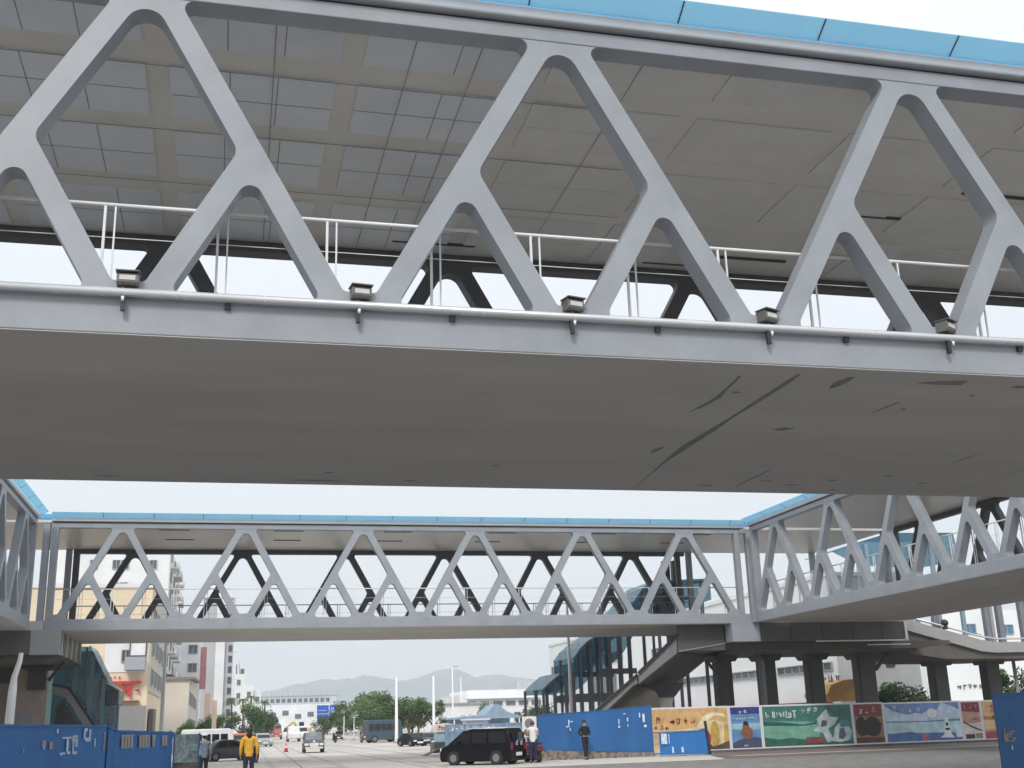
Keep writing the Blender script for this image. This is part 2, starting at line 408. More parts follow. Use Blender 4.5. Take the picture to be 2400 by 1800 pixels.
def bridge(label, loc, rz, d, u0, nb, uL, uR, W, detail=1, posts=(), ceil_rows=True, sideB=None):
    """local frame: u along X, depth v along +Y, front face at v=0"""
    T = 0.31
    root = thing('footbridge', label, 'footbridge', loc, rz, 'covered footbridges of the walkway ring')
    fr = bay_mesh('brace_frame', d, W, T, PAINT, Z1, Z2)
    bk = bay_mesh('brace_frame_inner', d, W, T, PAINT_SHADE, Z1, Z2)
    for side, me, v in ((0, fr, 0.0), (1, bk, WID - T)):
        mt = PAINT if side == 0 else PAINT_SHADE
        nm = 'truss'
        tr = MB()
        tr.box(uL, uR, v - 0.012, v + T + 0.012, Z0, Z1, 0)
        t = tr.build('lower_chord', mt, root, bevel=0.012)
        tr = MB()
        tr.box(uL, uR, v - 0.012, v + T + 0.012, Z2, Z2 + 0.21, 0)
        t = tr.build('upper_chord', mt, root, bevel=0.012)
        for k in range(nb):
            o = bpy.data.objects.new('brace_frame', me); COL.objects.link(o); o.parent = root
            o.location = (u0 + k * 2 * d, v, 0)
            b = o.modifiers.new('bevel', 'BEVEL'); b.width = 0.012; b.segments = 2; b.limit_method = 'ANGLE'; b.angle_limit = R(50)
    # deck
    dk = MB(); dk.box(uL, uR, -0.002, WID + 0.002, Z0 - 0.012, Z0 - 0.001); dk.box(uL, uR, T + .02, WID - T - .02, Z0, Z0 + 0.40)
    dko = dk.build('deck', SOFFIT, root)
    # ceiling and roof
    cl = MB(); cl.box(uL, uR, 0.05, WID - 0.05, Z2 + 0.214, Z2 + 0.34)
    clo = cl.build('roof_slab', [CEIL], root)
    # gutters
    for sgn, v in ((-1, -0.0), (1, WID)):
        a = v + sgn * 0.12
        gm = MB()
        lo, hi = min(a, v - sgn * 0.1), max(a, v - sgn * 0.1)
        gm.box(uL, uR, lo, hi, Z2 + 0.255, Z2 + 0.43)
        gm.build('gutter', GUTTER, root, bevel=0.03)
        gm = MB(); lo, hi = sorted((v + sgn * .0, v - sgn * .08)); gm.box(uL, uR, lo + .02 * (sgn < 0), hi - .02 * (sgn > 0), Z2 + .212, Z2 + .253)
        gm.build('shade_strip', DARK, root)  # solid dark strip stands in for the shade under the gutter
    # blue eaves sheets, one object each, with a dark joint strip
    JD = mat('joint_dark_blue', (0.02, 0.04, 0.09), 0.5)
    for sgn, v in ((-1, -0.0), (1, WID)):
        u = uL; step = 2.1
        while u < uR - 0.01:
            e = min(u + step, uR)
            q = MB(); y0 = v + sgn * 0.125; y1 = v + sgn * 0.40
            za, zb = Z2 + 0.432, Z2 + 0.60
            q.prism([(y0, za), (y1, zb), (y1, zb + 0.012), (y0, za + 0.014)], u + 0.006, e - 0.006, axis='x')
            es = q.build('eaves_sheet', BLUE_ROOF, root)
            q = MB(); q.bar((e, y0, za + .004), (e, y1, zb + .004), 0.016, 0.022); q.build('joint', JD, es)
            u = e
    rp = MB(); rp.prism([(0.0, Z2 + 0.37), (WID, Z2 + 0.37), (WID + .02, Z2 + 0.52), (WID / 2, Z2 + 0.9), (-.02, Z2 + 0.52)], uL + .01, uR - .01, axis='x')
    rp.build('roof', mat('blue_roof_top', (0.12, 0.4, 0.68), 0.4, var=0.05), root)
    # handrails inside, both sides
    for v in (0.46, WID - 0.46):
        h = MB(); zr = 7.62
        h.tube([(uL, v, zr), (uR, v, zr)], 0.024, 8)
        if detail: h.tube([(uL, v, zr - 0.42), (uR, v, zr - 0.42)], 0.006, 5)
        u = u0 - d + 0.9 if detail else uL
        u = math.ceil((uL - u0) / 1.3) * 1.3 + u0 - 0.34
        while u < uR:
            if u > uL:
                h.bar((u, v, Z0 + .4), (u, v, zr), 0.03, 0.03)
                h.bar((u + 0.115, v, Z0 + .4), (u + 0.115, v, zr), 0.02, 0.02)
            u += 1.3
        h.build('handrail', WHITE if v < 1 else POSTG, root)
    for (ua, ub) in posts:
        p = MB(); p.box(ua, ub, -0.02, 0.30, Z1 + .002, Z2 - .002); p.build('end_post', PAINT, root, bevel=0.012)
        p = MB(); p.box(ua, ub, WID - 0.30, WID + 0.02, Z1 + .002, Z2 - .002); p.build('end_post', PAINT_SHADE, root, bevel=0.012)
    return root

# near bridge, overhead
NB = bridge('big grey lattice footbridge passing close overhead across the top of the view', (0, 12.658, 0), 0, 2.607, -1.2092 - 5.214, 6, -9.03, 24.86, 0.28,
            posts=((-9.3 + .27, -8.9), ))
# ceiling panels under the near roof
cw = MB()
rows = [(0.42, 1.32), (1.85, 3.25), (3.7, 5.24), (5.85, 7.6)]
beams = [-9.03 + .3] + [-1.2092 + k * 2.607 for k in range(-2, 7)]
for i in range(len(beams) - 1):
    a, b = beams[i] + 0.16, beams[i + 1] - 0.16
    for j, (v0, v1) in enumerate(rows):
        if (i, j) in ((7, 3),): continue
        nx = 3 if i < 4 else (2 if i == 4 else 1)
        cuts = [a + (b - a) * (k + rnd.uniform(-.15, .15)) / nx for k in range(1, nx)]
        q = MB(); q.box(a, b, v0, v1, Z2 + 0.186, Z2 + 0.2135, 0)
        for c_ in cuts: q.box(c_, c_ + .014, v0 + .01, v1 - .01, Z2 + .183, Z2 + .187, 1)
        if j and i < 6: vm = (v0 + v1) / 2 + rnd.uniform(-.05, .05); q.box(a + .01, b - .01, vm, vm + .014, Z2 + .1825, Z2 + .187, 1)
        q.build('ceiling_panel', [(CEILP if rnd.random() < .7 else mat('ceiling_panel_metal_pale', (.62, .65, .69), .36, var=.05)) if i < 5 else mat('ceiling_panel_warm', (.64, .635, .62) if i == 5 else (.655, .64, .61), .5, var=.05), mat('panel_seam', (.22, .22, .23), .6) if i < 5 else mat('panel_seam_pale', (.56, .55, .53), .6)], NB)
for k in range(8):
    v = 0.9 + k * 0.9
    if k in (1, 3, 5): cw.tube([(-8.8, v, Z2 + .17), (5.2 + k * .3, v + .05, Z2 + .17)], 0.005, 6)
for u in (0.35, 2.2, 3.1, 5.4): cw.tube([(u, 0.4, Z2 + .172), (u + rnd.uniform(-.1, .1), 7.6, Z2 + .172)], 0.005, 6)
cw.build('ceiling_wire', mat('wire_dark', (0.2, 0.2, 0.21), 0.5), NB)
# slots in the ceiling right part
for (u, v) in ((2.8, 7.2), (9.2, 6.9), (11.5, 6.5), (7.9, 7.4), (12.5, 3.4), (10.4, 4.6)):
    cs = MB(); cs.box(u, u + 1.6, v, v + .07, Z2 + .18, Z2 + .2135); cs.build('ceiling_slot', mat('slot_dark', (0.05, 0.05, 0.05), 0.6), NB)
# silver service pipe along the near sill + clamps
pp = MB(); pp.tube([(-9, -0.085, 6.318), (24.8, -0.085, 6.318)], 0.05, 14)
pipe = pp.build('service_pipe', STEEL_PIPE, NB)
for k in range(-3, 10):
    u = -1.2092 + k * 2.607
    if u < -9: continue
    q = MB(); q.bar((u - .04, -0.09, 6.27), (u - .03, -0.09, 6.10), .045, .05); q.build('pipe_clamp', DARK, NB)
    q = MB(); q.bar((u + 1.1, -0.04, 6.27), (u + 1.1, -0.03, 6.2), .07, .05); q.build('pipe_clamp', DARK, NB)
# stains and scuffs on the underside
STN = mat('stain_dark', (0.24, 0.235, 0.23), 0.7, var=0.2, vscale=8)
def blob(pts, z=Z0 - 0.0135):
    st = MB(); st.face([(x, y - 12.658, z) for x, y in pts]); st.build('soffit_stain', STN, NB)
def strip(a, b, w0, w1, w2=None):
    a = Vector(a); b = Vector(b); d = (b - a).normalized(); n = Vector((-d.y, d.x)); m = (a + b) / 2 + n * rnd.uniform(-.02, .02)
    w2 = w2 if w2 is not None else w1
    blob([tuple(a - n * w0 / 2), tuple(m - n * w1 / 2), tuple(b - n * w2 / 2), tuple(b + n * w2 / 2), tuple(m + n * w1 / 2), tuple(a + n * w0 / 2)])
def ribbon0(): pass
def ribbon(ctr):
    L_ = []; Rr_ = []
    for i, (x, y, w_) in enumerate(ctr): w_ *= .62; L_.append((x - w_ / 2, y)); Rr_.append((x + w_ / 2, y))
    blob(L_ + Rr_[::-1])
ribbon([(7.56, 20.35, .03), (7.42, 19.2, .05), (7.30, 18.0, .12), (7.24, 17.0, .26), (7.24, 16.0, .2), (7.22, 15.2, .10), (7.21, 14.3, .14), (7.2, 13.5, .16), (7.18, 12.98, .10)])
strip((7.94, 13.57), (7.96, 12.98), .02, .2, .1)
ribbon([(6.46, 15.0, .03), (6.52, 14.6, .14), (6.56, 14.2, .16), (6.50, 13.8, .08), (6.46, 13.4, .09), (6.42, 13.15, .07)])
strip((9.24, 14.64), (9.33, 14.04), .03, .07, .05)
strip((9.54, 20.2), (9.53, 18.65), .03, .06, .04)
strip((6.83, 17.58), (6.87, 17.11), .03, .13, .05)
strip((12.69, 17.71), (12.73, 16.92), .03, .06, .03)
strip((9.01, 13.11), (9.69, 13.02), .03, .18, .22); strip((10.5, 13.1), (11.0, 13.1), .14, .1, .14)
strip((8.18, 15.81), (8.5, 15.7), .02, .22, .05)
for (x, y, l) in ((6.7, 13.9, .2), (-2.05, 20.3, .5), (1.65, 19.63, .25), (1.5, 20.35, 1.2), (3.16, 20.21, .3), (4.43, 18.82, .2), (9.6, 14.4, .1), (10.2, 13.6, .1),
                  (9.9, 19.6, .35), (10.6, 19.9, .5), (11.2, 19.4, .3), (12.1, 18.9, .3), (11.7, 20.3, .2), (13.2, 19.5, .3), (8.9, 20.1, .4)):
    blob([(x - l / 2, y - .02), (x, y - .06), (x + l / 2, y), (x, y + .06)])
# seams
ss = MB()
for u in (-4.5, 14.4): ss.box(u, u + .012, 0.05, WID - .05, Z0 - .0135, Z0 - .0115)
ss.build('soffit_seam', mat('seam', (0.11, 0.105, 0.1), 0.7), NB)

# floodlights standing on the near sill
fl = thing('floodlight', '', 'floodlight', group='floodlights on the near bridge sill')
m = MB(); m.prism([(-0.10, 0.0), (-0.13, 0.03), (-0.13, 0.15), (-0.10, 0.17), (0.06, 0.17), (0.08, 0.14), (0.08, 0.02), (0.05, 0)], -0.135, 0.135, axis='x'); m.build('housing', LAMPB, fl, bevel=.01)
m = MB(); m.box(-0.15, 0.15, -0.17, 0.07, 0.172, 0.19); m.build('visor', LAMPB, fl, bevel=.004)
m = MB(); m.box(-0.10, 0.10, -0.138, -0.131, 0.06, 0.125); m.build('glass', LAMPG, fl)
m = MB(); m.bar((-.04, -.06, 0.0), (-.05, -.10, -0.10), .035, .035); m.bar((.06, -.06, 0.0), (.05, -.04, -0.06), .05, .02); m.build('bracket', DARK, fl)
m = MB(); m.tube([(-.04, -.135, -.175), (-.04, -.135, -.24)], [.022, .016], 8); m.build('cable_cap', WHITE, fl)
names = ['leftmost floodlight on the near bridge sill, facing straight out', 'second floodlight from the left on the near bridge sill', 'middle floodlight of five on the near bridge sill',
         'fourth floodlight from the left on the sill, seen partly from its side', 'rightmost floodlight on the near bridge sill, at the right photo edge']
for k in range(5):
    loc = (-1.2092 + k * 2.607, 12.658 - 0.0, 6.41)
    if k == 0:
        fl.location = loc; fl.scale = (.86, .86, .86); fl['label'] = names[0]
    else: dup(fl, loc, R(k * 7), names[k])

# far bridge
FBY = 52.187
FB = bridge('grey lattice footbridge with blue eaves spanning the road in the middle distance', (0, FBY, 0), 0, 2.62, -4.4753, 6, -7.40, 24.88, 0.29, posts=((-7.39, -7.10), (24.36, 24.62)))
for k in range(6):
    u = -4.4753 + k * 5.24 + 1.4 - k * .12
    cs = MB(); cs.box(u, u + 1.35, 1.6, 1.72, Z2 + .19, Z2 + .2135); cs.build('ceiling_slot', MATS['slot_dark'], FB)
    cs = MB(); cs.box(u + .2 - k * .1, u + 1.5 - k * .1, 4.4, 4.54, Z2 + .19, Z2 + .2135); cs.build('ceiling_slot', MATS['slot_dark'], FB)
# right-hand bridge: front face looks at -X. local u runs along -Y from the far corner
RB = bridge('right-hand grey lattice footbridge running toward the viewer from the far corner', (24.9, 51.52, 0), R(-90), 2.62, 2.62, 6, -0.0, 31.0, 0.29, posts=((0.02, 0.26),))
for o in (): pass
# left-hand bridge: front face looks at +X
LB = bridge('left-hand grey lattice footbridge entering the frame at the left edge', (-7.9, 20.6, 0), R(90), 2.62, 31.52 - 2.62 - 0.6 - 26.2 , 6, 0.0, 31.0, 0.29, posts=((30.7, 30.98),))

# bridge local +Y must point outward from the ring: right bridge rotated -90 has +Y -> +X (outward) ok; left rotated +90 has +Y -> -X ok

def corner(x0, x1, y0, y1, label, px, py):
    """square junction of two bridges: deck, roof, posts and pier-cap box below"""
    t = thing('corner_junction', label, 'bridge corner', group='corner junctions of the walkway ring')
    m = MB(); m.box(x0, x1, y0, y1, Z0 + .0035, Z0 + .4); m.build('deck', SOFFIT, t)
    m = MB(); m.box(x0, x1, y0, y1, Z2 + .214, Z2 + .34); m.build('roof_slab', CEIL, t)
    m = MB(); m.box(x0 - .1, x1 + .1, y0 - .0, y1 + .1, Z2 + .35, Z2 + .6); m.build('roof', MATS['blue_roof_top'], t, bevel=.03)
    for a in px:
        for b in py:
            m = MB(); m.box(a - .14, a + .14, b - .14, b + .14, Z0 + .4, Z2 + .213); m.build('post', PAINT, t, bevel=.012)
    return t
c1 = corner(24.885, 33.0, 52.19, 60.25, 'far right corner junction of the footbridges with clustered grey posts', (25.15, 32.8), (52.36, 60.05))
c2 = corner(-16, -7.41, 52.19, 60.25, 'far left corner junction of the footbridges with grey posts', (-7.6, -15.8), (52.36, 60.05))
# chord ends closing the corner
m = MB(); m.box(24.885, 25.4, 51.75, 52.17, Z0 - .006, Z1 + .004); m.box(24.64, 24.9, 52.0, 52.17, Z2 - .01, Z2 + .2); m.build('corner_plate', PAINT, c1, bevel=.01)
m = MB(); m.box(25.5, 25.72, 52.3, 52.5, Z0 + .4, Z2 + .2); m.build('post', PAINT, c1, bevel=.01)

# ------------------------------------------------------------------ landings, piers and stairs
# right landing: fascia box under the far right corner
LR = thing('stair_landing', 'dark grey landing box under the far right bridge corner, on columns', 'landing')
m = MB(); m.box(23.8, 25.26, 52.05, 52.9, 4.965, Z0 - .008); m.build('corner_box', PAINT, LR, bevel=.015)
m = MB(); m.box(25.27, 33.15, 52.12, 61.0, 4.965, Z0 - .008); m.build('fascia_box', GREYST, LR, bevel=.015)
m = MB(); m.box(23.9, 25.262, 52.905, 61, 4.97, Z0 - .01); m.build('fascia_box', GREYST, LR)
for i, x in enumerate((26.9, 28.6, 30.3, 31.9)):
    m = MB(); m.box(x, x + .02, 52.105, 52.12, 5.02, 5.8); m.build('panel_joint', DARK, LR)
m = MB(); m.box(28.2, 33.2, 52.06, 52.115, 4.90, 4.96); m.box(33.155, 33.3, 52.06, 52.16, 4.90, 5.84); m.build('white_trim', WHITE, LR)
m = MB(); m.box(31.2, 33.6, 52.4, 52.46, 4.72, 4.77); m.build('white_trim', WHITE, LR)
# soffit slab with haunches
m = MB(); m.prism([(23.9, 4.955), (36.4, 4.955), (36.4, 4.75), (34.5, 4.6), (25.4, 4.6), (23.9, 4.75)], 53.2, 60.4); m.build('soffit_slab', mat('soffit_brown_grey', (0.12, 0.108, 0.095), 0.7, var=0.12), LR)  # brown-grey lowered to hold the backlit shade of the soffit
# wing toward the stair
m = MB(); m.prism([(21.32, 53.0), (23.795, 53.0), (23.795, 58), (25.3, 58)], 4.62, 5.84, axis='z'); m.build('wing_box', GREYST, LR, bevel=.02)
m = MB(); m.bar((21.32, 52.97, 4.60), (23.8, 52.97, 4.95), .05, .05); m.build('edge_trim', GREYLT, LR)
# columns
for i, (xc, lab) in enumerate(((25.75, 'a'), (28.28, 'b'), (31.06, 'c'), (34.1, 'd'))):
    m = MB(); w0 = .42 if i < 3 else .52
    pts = rounded([(xc - w0, 57.6), (xc + w0, 57.6), (xc + w0, 58.4), (xc - w0, 58.4)], [.1] * 4, 4)
    m.prism(pts, -.1, 4.6, axis='z'); m.prism([(xc - w0 - .12, 4.3), (xc + w0 + .12, 4.3), (xc + w0 + .35, 4.598), (xc - w0 - .35, 4.598)], 57.4, 58.6)
    c = m.build('column', COLUMN, LR)
m = MB(); m.tube([(27.7, 57.3, .0), (27.7, 57.3, 4.2), (27.6, 57.4, 4.55)], .17, 12); m.build('downpipe', GREYLT, LR)
m = MB(); m.bar((34.6, 57.6, 3.7), (35.4, 57.6, 4.55), .12, .15); m.bar((25.3, 57.6, 3.7), (24.5, 57.6, 4.55), .12, .15); m.build('brace', COLUMN, LR)

# right stair going down to the left
ST = thing('staircase', 'grey concrete stair descending left from the right landing, on a flared pier', 'staircase')
SH = Matrix(((1, .8, 0, -53 * .8), (0, 1, 0, 0), (0, 0, 1, 0), (0, 0, 0, 1)))   # the flight leaves the landing at a skew
SB = MATS['soffit_brown_grey']
topA = [(21.3, 5.27), (19.22, 3.56)]; lowA = [(19.22, 3.14), (21.25, 4.52)]
topB = [(19.16, 3.50), (17.05, 1.98), (14.9, .36)]; lowB = [(14.9, -.05), (17.3, 1.76), (18.95, 3.08), (19.14, 3.13)]
for (ya, yb) in ((52.98, 53.16), (57.3, 57.5)):
    for poly in (topA + lowA, topB + lowB):
        m = MB(); m.prism(poly, ya, yb, M=SH); m.build('stringer', STRING, ST, bevel=.012)
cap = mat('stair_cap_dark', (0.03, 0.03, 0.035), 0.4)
m = MB(); m.bar((21.35, 52.97, 5.40), (19.22, 52.97, 3.62), .14, .14); m.build('coping', cap, ST)
m = MB(); m.bar((19.16, 52.97, 3.56), (14.9, 52.97, .40), .14, .12); m.build('coping', cap, ST)
m = MB(); m.prism([(21.25, 4.62), (21.25, 4.54), (19.22, 3.15), (18.95, 3.09), (14.9, .0), (14.9, .2), (19.2, 3.3)], 53.165, 57.295, M=SH); m.build('flight_soffit', SB, ST)
m = MB(); pl = [(21.2, 4.75)]
for k in range(30):
    x = 21.2 - k * .21; z = 4.95 - k * .158; pl += [(x, z), (x - .21, z)]
pl += [(14.9, .3), (19.2, 3.35)]
m.prism(pl[1:] + [(21.2, 4.65)], 53.17, 57.29, M=SH); m.build('steps', CONC, ST)
m = MB(); m.prism(rounded([(18.9, 3.02), (19.6, 3.0), (20.35, 2.75), (20.5, 1.9), (20.3, 0), (15.2, 0), (15.2, .18)], [0, .1, .4, .4, 0, 0, 0], 6), 53.6, 54.4); m.build('stair_infill', mat('infill_brown', (0.085, 0.078, 0.066), 0.8, var=0.15), ST)
m = MB(); m.prism(rounded([(20.5, 0), (20.52, 2.3), (20.1, 3.2), (22.0, 3.2), (21.5, 2.3), (21.42, 0)], [0, .5, 0, 0, .5, 0], 8), 54.6, 55.8); m.build('pier', CONC, ST, bevel=.03)
m = MB(); m.prism([(19.8, 3.19), (22.15, 3.19), (22.0, 2.98), (21.62, 2.55), (20.48, 2.55), (20.1, 2.95)], 54.5, 54.59); m.build('pier_head', cap, ST, bevel=.01)

# right ramp beyond, descending to the right
RP = thing('ramp', 'pale edged ramp descending right behind the right-hand bridge, on columns', 'ramp')
edge = [(35.3, 6.45), (36.2, 6.15), (40.2, 5.12), (41.2, 4.98), (47, 4.98)]
lowe = [(47, 4.45), (41.1, 4.42), (40.2, 4.5), (36.2, 5.55), (35.5, 5.75), (35.2, 6.0)]
m = MB(); m.prism(rounded(edge + lowe, [.1, .4, .5, .5, 0, 0, .5, .5, .4, .2, 0], 4), 55.9, 56.1); m.build('edge_beam', mat('ramp_edge', (0.34, 0.34, 0.34), 0.5, var=0.06), RP)
m = MB(); m.prism([(34.8, 5.9), (36.2, 5.75), (40.3, 4.7), (47, 4.6), (47, 4.2), (43, 4.1), (38, 4.15), (36, 4.45), (34.8, 4.8)], 56.11, 62); m.build('soffit', MATS['soffit_brown_grey'], RP)
m = MB(); m.tube([(35.6, 56, 6.5), (40.2, 56, 5.32), (41.2, 56, 5.16), (47, 56, 5.16)], .05, 10); m.build('kerb_rail', STEEL_PIPE, RP)
m = MB()
for (a, b) in (((36.2, 6.35), (40, 5.45)), ((37, 6.22), (40.5, 5.4))):
    m.tube([(a[0], 56.2, a[1]), ((a[0] + b[0]) / 2, 56.2, (a[1] + b[1]) / 2 - .06), (b[0], 56.2, b[1])], .015, 6)
m.build('cable', DARK, RP)
m = MB(); m.ball((38.15, 56.0, 6.05), (.2, .2, .2)); m.box(38.05, 38.25, 55.9, 56.1, 5.7, 6.0); m.build('spotlight', DARK, RP)
for xc in (39.3, 42.7, 46.4):
    m = MB(); m.prism(rounded([(xc - .45, 58.6), (xc + .45, 58.6), (xc + .45, 59.4), (xc - .45, 59.4)], [.12] * 4, 4), -.1, 4.3, axis='z')
    m.prism([(xc - .55, 3.9), (xc + .55, 3.9), (xc + .8, 4.3), (xc - .8, 4.3)], 58.4, 59.6); m.build('column', COLUMN, RP)
m = MB(); m.tube([(43.3, 57.6, 0), (43.3, 57.6, 4.1)], .1, 10); m.build('downpipe', GREYLT, RP)
for (xc, w_, mt) in ((37.9, .32, POSTG), (41.1, .28, POSTG), (41.38, .2, GREYLT), (41.95, .32, POSTG), (43.4, .3, POSTG), (43.75, .3, GREYLT)):
    m = MB(); m.box(xc - w_ / 2, xc + w_ / 2, 56.3, 56.6, 5.0, 8.1); m.build('canopy_post', mt, RP)
m = MB(); m.prism([(35.0, 10.75), (37.5, 11.5), (39, 11.9), (43.4, 11.95), (43.6, 10.2), (41.2, 9.85), (38.1, 9.82), (36.35, 10.1)], 61.6, 61.64); m.build('canopy_glass', TEAL, RP)
m = MB(); m.prism([(35.0, 10.75), (37.5, 11.5), (39, 11.9), (43.4, 11.95), (43.4, 11.9), (39, 11.85), (37.5, 11.45), (35.0, 10.70)], 61.6, 65); m.build('canopy_roof', TEAL, RP)
for xc in (37.2, 38.6, 40.1, 41.6, 43.2):
    m = MB(); m.box(xc - .12, xc + .12, 61.4, 61.58, 4.2, 11.2); m.build('canopy_post', MULL, RP)
m = MB(); m.box(45.6, 47, 55.86, 55.9, 4.5, 4.85); m.box(45.0, 45.25, 55.8, 55.9, 4.55, 4.95, 0); m.build('end_panel', GREYLT, RP)

# left landing
LL = thing('stair_landing', 'grey landing box under the far left bridge corner with ribbed metal side', 'landing')
m = MB(); m.box(-16, -7.85, 52.0, 61, 4.86, Z0 - .008); m.build('fascia_box', GREYST, LL, bevel=.02)
m = MB(); m.box(-7.848, -6.68, 51.96, 52.3, 4.85, Z0 - .008); m.build('corner_box', GREYLT, LL, bevel=.015)
m = MB(); m.box(-7.848, -6.8, 52.31, 60.4, 4.86, Z0 - .01); m.build('side_box', GREYST, LL)
m = MB()
for k in range(14):
    y = 52.4 + k * .57; m.box(-6.79, -6.70, y, y + .3, 4.88, 5.82, k % 3 == 1)
m.build('ribbed_cladding', [mat('cladding_brown', (0.2, 0.18, 0.16), 0.45), mat('cladding_light', (0.5, 0.49, 0.46), 0.4)], LL)
m = MB(); m.prism([(-16, 4.855), (-6.7, 4.855), (-7.4, 4.62), (-16, 4.5)], 52.6, 60.2); m.build('soffit_slab', MATS['soffit_brown_grey'], LL)
m = MB(); m.box(-8.85, -7.62, 55.5, 56.5, 0, 4.5); m.build('pier', mat('pier_beige', (0.28, 0.235, 0.20), 0.8, var=0.1), LL, bevel=.03)
m = MB(); m.prism([(-8.3, 3.55), (-7.56, 3.55), (-7.56, 4.35), (-7.2, 4.6), (-8.7, 4.6), (-8.3, 4.35)], 55.3, 55.49); m.build('shade_plate', cap, LL)  # dark plate added for the shade on the upper pier
m = MB(); m.box(-11.5, -8.9, 57.4, 59, 0, 3.95); m.build('pier', MATS['pier_beige'], LL, bevel=.03)
m = MB(); m.box(-16, -8.86, 57.5, 58.8, 3.96, 4.6); m.build('dark_infill', COLUMN, LL)  # dark block added to fill the space above the second pier
m = MB(); m.box(-8.6, -8.1, 55.46, 55.5, 2.2, 2.65); m.build('hatch', POSTG, LL)
m = MB(); m.tube([(-7.9, 50.4, 4.84), (-7.93, 50.4, 4.5), (-8.08, 50.4, 3.9), (-8.1, 50.4, 3.4), (-8.15, 50.4, 0)], [.09, .1, .12, .16, .2], 12)
m.build('downpipe', WHITE, LL)
m = MB(); m.bar((-7.5, 55.6, 3.95), (-6.9, 55.6, 4.75), .1, .14); m.build('brace', DARK, LL)

# glass stair house on the left
GL = thing('glass_stair_house', 'teal glazed stair enclosure with slanted edge under the left bridge corner', 'stair enclosure')
Yg = 60.6
m = MB(); m.prism([(-8.4, 0.2), (-5.1, .2), (-5.1, 3.0), (-5.05, 3.7), (-5.45, 4.0), (-6.37, 5.75), (-8.4, 5.75)], Yg + .03, Yg + .05); m.build('glass_wall', TEAL, GL)
m = MB(); m.prism([(-8.4, 0.2), (-5.1, .2), (-5.1, 3.0), (-5.05, 3.7), (-5.45, 4.0), (-6.37, 5.75), (-8.4, 5.75)], Yg + 3.5, Yg + 3.52); m.build('glass_wall', TEAL, GL)
for x, wd, zt in ((-7.35, .12, 5.7), (-6.95, .22, 5.7), (-6.5, .1, 5.7), (-6.2, .2, 5.4), (-5.85, .12, 4.8), (-5.6, .18, 4.2), (-5.2, .1, 3.7), (-4.9, .1, 3.0)):
    m = MB(); m.box(x - wd / 2, x + wd / 2, Yg - .06, Yg + .02, 0, zt); m.build('mullion', MULL if wd > .15 else POSTG, GL)
for z, x1 in ((4.1, -5.6), (2.85, -5.0), (2.35, -5.1)):
    m = MB(); m.box(-7.2, x1, Yg - .03, Yg + .015, z, z + .06); m.build('transom', MULL, GL)
m = MB(); m.bar((-6.37, Yg + 1.7, 5.78), (-5.4, Yg + 1.7, 3.98), 3.6, .05, up=(1, 0, .5)); m.build('glass_roof', TEAL, GL)
m = MB(); m.bar((-5.5, Yg + 1.7, 4.0), (-4.95, Yg + 1.7, 3.72), 3.6, .05, up=(0, 0, 1)); m.bar((-4.97, Yg, 3.7), (-4.8, Yg, 3.2), .06, .2); m.build('edge_flashing', WHITE, GL)
m = MB(); m.box(-5.5, -4.88, Yg - .1, Yg + 3, 2.95, 3.65); m.build('portal_box', mat('portal_dark', (0.08, 0.1, 0.11), 0.4), GL, bevel=.05)
m = MB(); m.prism([(-7.8, 3.9), (-7.1, 3.75), (-6.9, 3.55), (-5.8, 1.9), (-6.2, 1.9), (-7.15, 3.3), (-7.8, 3.5)], Yg - 1.3, Yg - 1.15); m.build('stair_stringer', GREYLT, GL, bevel=.02)
m = MB(); m.bar((-7.8, Yg - 1.22, 3.93), (-7.05, Yg - 1.22, 3.75), .22, .1); m.bar((-7.05, Yg - 1.22, 3.75), (-5.75, Yg - 1.22, 1.95), .22, .1); m.build('stair_coping', cap, GL)
m = MB(); m.prism([(-7.55, 3.0), (-7.3, 3.1), (-6.2, 1.5), (-5.6, 0), (-7.6, 0)], Yg - 1.1, Yg - .4); m.build('stair_infill', COLUMN, GL)

# glass canopy stair on the right
GR = thing('glass_canopy_stair', 'dark teal glass canopy stair with grey posts behind the right end of the far bridge', 'canopy stair')
Ya, Yb = 62.0, 66.0
profB = [(18.75, 4.86), (19.15, 5.35), (19.6, 5.72), (20.4, 6.2), (21.4, 7.0), (22.45, 7.9), (23.0, 8.6), (23.6, 9.0), (27.2, 9.15)]
profA = [(16.9, 3.2), (17.4, 3.62), (17.9, 4.0), (18.2, 4.06), (18.72, 4.04)]
low = [(27.2, 8.0), (25, 7.3), (23.3, 6.6), (22.3, 6.0), (21.7, 5.15), (21.1, 4.62), (20.4, 4.1), (19.6, 3.75), (19.15, 3.3), (18.75, 3.1)]
m = MB()
for pr in (profA, profB):
    for (a, b) in zip(pr[:-1], pr[1:]):
        m.box(0, 1, 0, 1, 0, 1, 0, Matrix(((b[0] - a[0], 0, 0, a[0]), (0, Yb - Ya + .3, 0, Ya - .15), (b[1] - a[1], 0, .04, a[1]), (0, 0, 0, 1))))
m.build('glass_roof', TEAL, GR)
